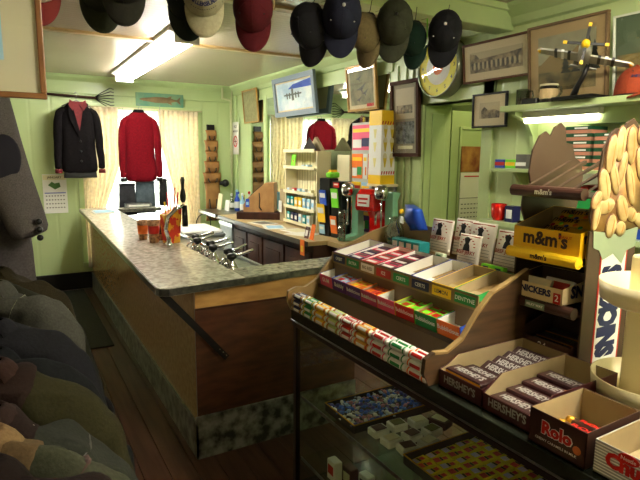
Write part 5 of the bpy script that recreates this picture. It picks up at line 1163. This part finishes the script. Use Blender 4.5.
# side panels: near (facing the camera) and far
def cluster(cx, cz, s):
    pts = [(-.125, -.02), (-.15, .03), (-.145, .085), (-.11, .105), (-.125, .15), (-.115, .22), (-.085, .27), (-.055, .285), (-.03, .27), (-.012, .30), (.02, .315), (.045, .30), (.055, .25), (.09, .245), (.11, .20), (.15, .18), (.165, .13), (.15, .05), (.13, -.02)]
    return [(cx+a*s, cz+b*s) for a, b in pts]
for s, y0 in ((0, -.135), (1, .13)):
    x0 = .0 if s == 0 else .02
    g = G(); g.box((x0, y0, 0), (x0+.24, y0+.006, .46), brownC)
    xc = x0+(.145 if s == 0 else .16)
    cp = cluster(xc, .47, 1.0)
    g.prism(cp, 'y', y0, y0+.006, brownC)
    pnl = g.build('side_panel', t)
    if s == 0:
        g = G(); tan2 = pl('peanut_gold', (.72, .52, .26)); nut = mat('peanut_cream', (.66, .55, .35), .45, col2=(.78, .69, .48), scale=20); nutd = pl('nut_brown', (.42, .26, .12))
        cp2 = cluster(xc, .475, .93); g.prism(cp2, 'y', y0-.002, y0, mat('caramel_print', (.42, .27, .14), .4, col2=(.7, .55, .32), scale=14))
        rim = cluster(xc, .47, 1.0); 
        nuts = [(-.13, .09, .02, .03, .6), (.0, .06, .03, .045, -.5), (-.055, .15, .022, .05, -.4), (.06, .28, .02, .03, 0), (.0, .0, .03, .022, .3), (-.08, .22, .028, .055, .15), (-.10, .13, .03, .05, -.3), (-.04, .25, .026, .05, .1), (.015, .245, .026, .055, -.1), (.075, .19, .026, .055, -.35), (.125, .11, .024, .06, -.5), (.03, .13, .022, .065, -.35), (-.085, .07, .05, .022, -.15), (-.125, .045, .018, .045, .2), (-.05, .01, .028, .035, .2), (.05, .04, .035, .02, .5), (.1, .02, .045, .02, .4), (-.02, .18, .02, .05, .2), (.09, .27, .012, .03, 0)]
        for (a, b, rx_, rz_, an) in nuts:
            rx_ *= .88
            Tn = Matrix.Translation((xc+a, y0-.002, .47+b-.01)) @ Matrix.Rotation(an, 4, 'Y')
            g.ball((0, 0, 0), 1, nutd, Tn, 14, 6, (rx_+.004, .003, rz_+.004)); g.ball((0, -.002, 0), 1, nut, Tn, 14, 6, (rx_, .006, rz_)); g.ball((rx_*.1, -.0075, 0), 1, tan2, Tn, 8, 4, (rx_*.12, .001, rz_*.7))
        g.build('peanut_print', pnl, smooth=True)
        # snickers wrapper print
        g = G(); yy = y0-.0015
        g.prism([(x0+.062, .02), (x0+.198, .02), (x0+.198, .40), (x0+.062, .40)], 'y', yy, y0, red)
        g.prism([(x0+.068, .026), (x0+.190, .026), (x0+.190, .40), (x0+.068, .40)], 'y', yy-.0006, yy, wht)
        g.prism([(x0+.015, .46), (x0+.02, .41), (x0+.05, .40), (x0+.07, .37), (x0+.12, .385), (x0+.17, .35), (x0+.19, .39), (x0+.235, .40), (x0+.24, .46), (x0+.12, .445)], 'y', yy-.0012, yy, mat('torn_wrap', (.62, .68, .58), .4, metal=.3))
        g.text('SNICKERS', .14, navy, Matrix.Translation((x0+.129, yy-.001, .205)) @ RX @ Matrix.Rotation(PI/2, 4, 'Z') @ Matrix.Diagonal((.46, .85, 1, 1)), bold=.08)
        g.build('wrapper_print', pnl)
G().box((.24, -.129, 0), (.246, .13, .46), brownC).build('back_panel', t)
G().box((-.02, -.125, 0), (.24, .128, .048), brownC).build('bottom_tier', t)
def tierlip(z, m, txt, tm):
    g = G().box((.0, -.128, z-.012), (.24, .13, z-.008), brownC)
    g.tube([(-.022, -.124, z), (-.022, .126, z)], .018, m, 14); g.box((-.022, -.124, z-.012), (.0, .126, z-.008), m)
    g.build('tier_shelf', t, smooth=False)
    if txt[0] == 'M' and z < .3: G().box((-.0412, -.035, z-.01), (-.0402, .035, z+.01), pl('sage_plate', (.5, .6, .48))).build('lip_plate', t)
    o = G().text(txt, .022 if z > .3 else .011, tm if z > .3 else wht, Matrix.Translation((-.0414, -.0, z+.0)) @ Matrix.Rotation(R90, 4, 'Z') @ RX, bold=.04).build('lip_lettering', t)
for z, m, tx, tm in ((.565, brownR, "m&m's", wht), (.365, yellow, "m&m's", brownR), (.212, brownR, 'MILKY WAY', pl('mint_pack', (.8, .88, .78)))): tierlip(z, m, tx, tm)
g = G()
for k in range(5): g.prism([(.0, .57), (.012, .575), (.23, .66), (.23, .648)], 'y', -.12+.055*k, -.108+.055*k, brownC)
g.build('dividers', t)
# boxes on its tiers
mmY = mat('mm_yellow', (.93, .72, .08), .35)
t = obox('candy_box', 'yellow candy box with brown lettering on the middle tier of the display', (1.415, 1.05, ZT+.375), .235, .19, .075, mmY, kraft, text="m&m's", tm=brownR, ts=.058, side=mmY, back_h=.13, bold=.035)
G().text("m&m's", .045, brownR, Matrix.Translation((.119, .08, .06)) @ Matrix.Rotation(PI/2, 4, 'Z') @ RX, bold=.05).ftext('PEANUT', .07, -.002, .058, .012, red).box((-.1175, -.0006, .0), (.1175, 0, .012), yellow).build('side_lettering', t)
for k in range(3):
    t = thing('candy_packet', ['front', 'middle', 'rear'][k]+' yellow candy packet in the yellow box', 'candy packet', (1.45+.05*k, 1.045, ZT+.415+.022*k), R90-.15+.1*k, 'yellow packets in the yellow box', .55)
    G().grid(lambda u, v: ((u-.5)*.15, v*.075, .012*math.sin(PI*u)*math.sin(PI*v)), 8, 5, mmY, th=-.008, thv=(0, 0, 1)).build('packet_body', t, smooth=True)
    g = G().text("m&m's", .034, brownR, Matrix.Translation((-.02, .045, .0135)), bold=.03)
    for q in range(5): g.ball((-.05+.025*q, .015+.01*(q % 2), .0125), .008, [red, lime, blue, orange, greenP][q], n=8, k=4, sc=(1, 1, .3))
    g.build('packet_print', t)
crm = mat('cream_box', (.88, .8, .6), .4)
t = obox('candy_box', 'cream snack box with dark blue lettering on the lower tier of the display', (1.40, 1.065, ZT+.228), .20, .17, .05, crm, brownC, text='SNICKERS', tm=navy, ts=.028, side=crm, back_h=.075, bold=.05)
G().box((.072, -.0025, .003), (.096, -.0015, .036), red).ftext('2', .084, -.003, .02, .028, wht).text('SN', .05, navy, Matrix.Translation((.102, .07, .035)) @ Matrix.Rotation(PI/2, 4, 'Z') @ RX, bold=.05).build('side_print', t)
for k in range(2):
    tag(place(G().box((-.05, -.006, 0), (.05, .006, .06), [cream, wht][k]).box((-.02, -.0072, .02), (.04, -.006, .05), [cream, red][k]).build('snack_bar', bevel=.002), (1.43+.04*k, 1.09-.05*k, ZT+.231), R90, -.5), ['cream', 'red and white'][k]+' wrapped bar in the cream snack box', 'snack bar', 'bars in the cream box')

# ------------------------------------------------------------------ cream plastic tray tower
t = thing('tray_tower', 'cream plastic tower of round trays at the right edge', 'display stand', (1.42, .70, ZT))
G().lathe([(.13, 0), (.135, .01), (.135, .014), (.05, .02)], creamP, n=32).build('base', t, smooth=True)
G().box((-.02, -.075, .0), (.06, .075, .42), creamP).build('column', t, bevel=.008)
for z in (.04, .295):
    g = G().lathe([(.02, 0), (.12, .0), (.14, .012), (.145, .06), (.141, .06), (.135, .016), (.115, .006), (.02, .006)], creamP, n=36, ctr=(0, 0, z), cap=False); o = g.build('round_tray', t, smooth=True)
g = G()
for k, tx in enumerate(('BUTTER SCOTCH', 'ASSORTED')):
    for j, ch in enumerate(tx):
        a = PI+.35+j*.06+.0
        g.text(ch, .013, greyink, Matrix.Translation((.1465*math.cos(a), .1465*math.sin(a), (.337-.018*k))) @ Matrix.Rotation(a+PI/2, 4, 'Z') @ RX, bold=.01)
g.build('lettering', t)
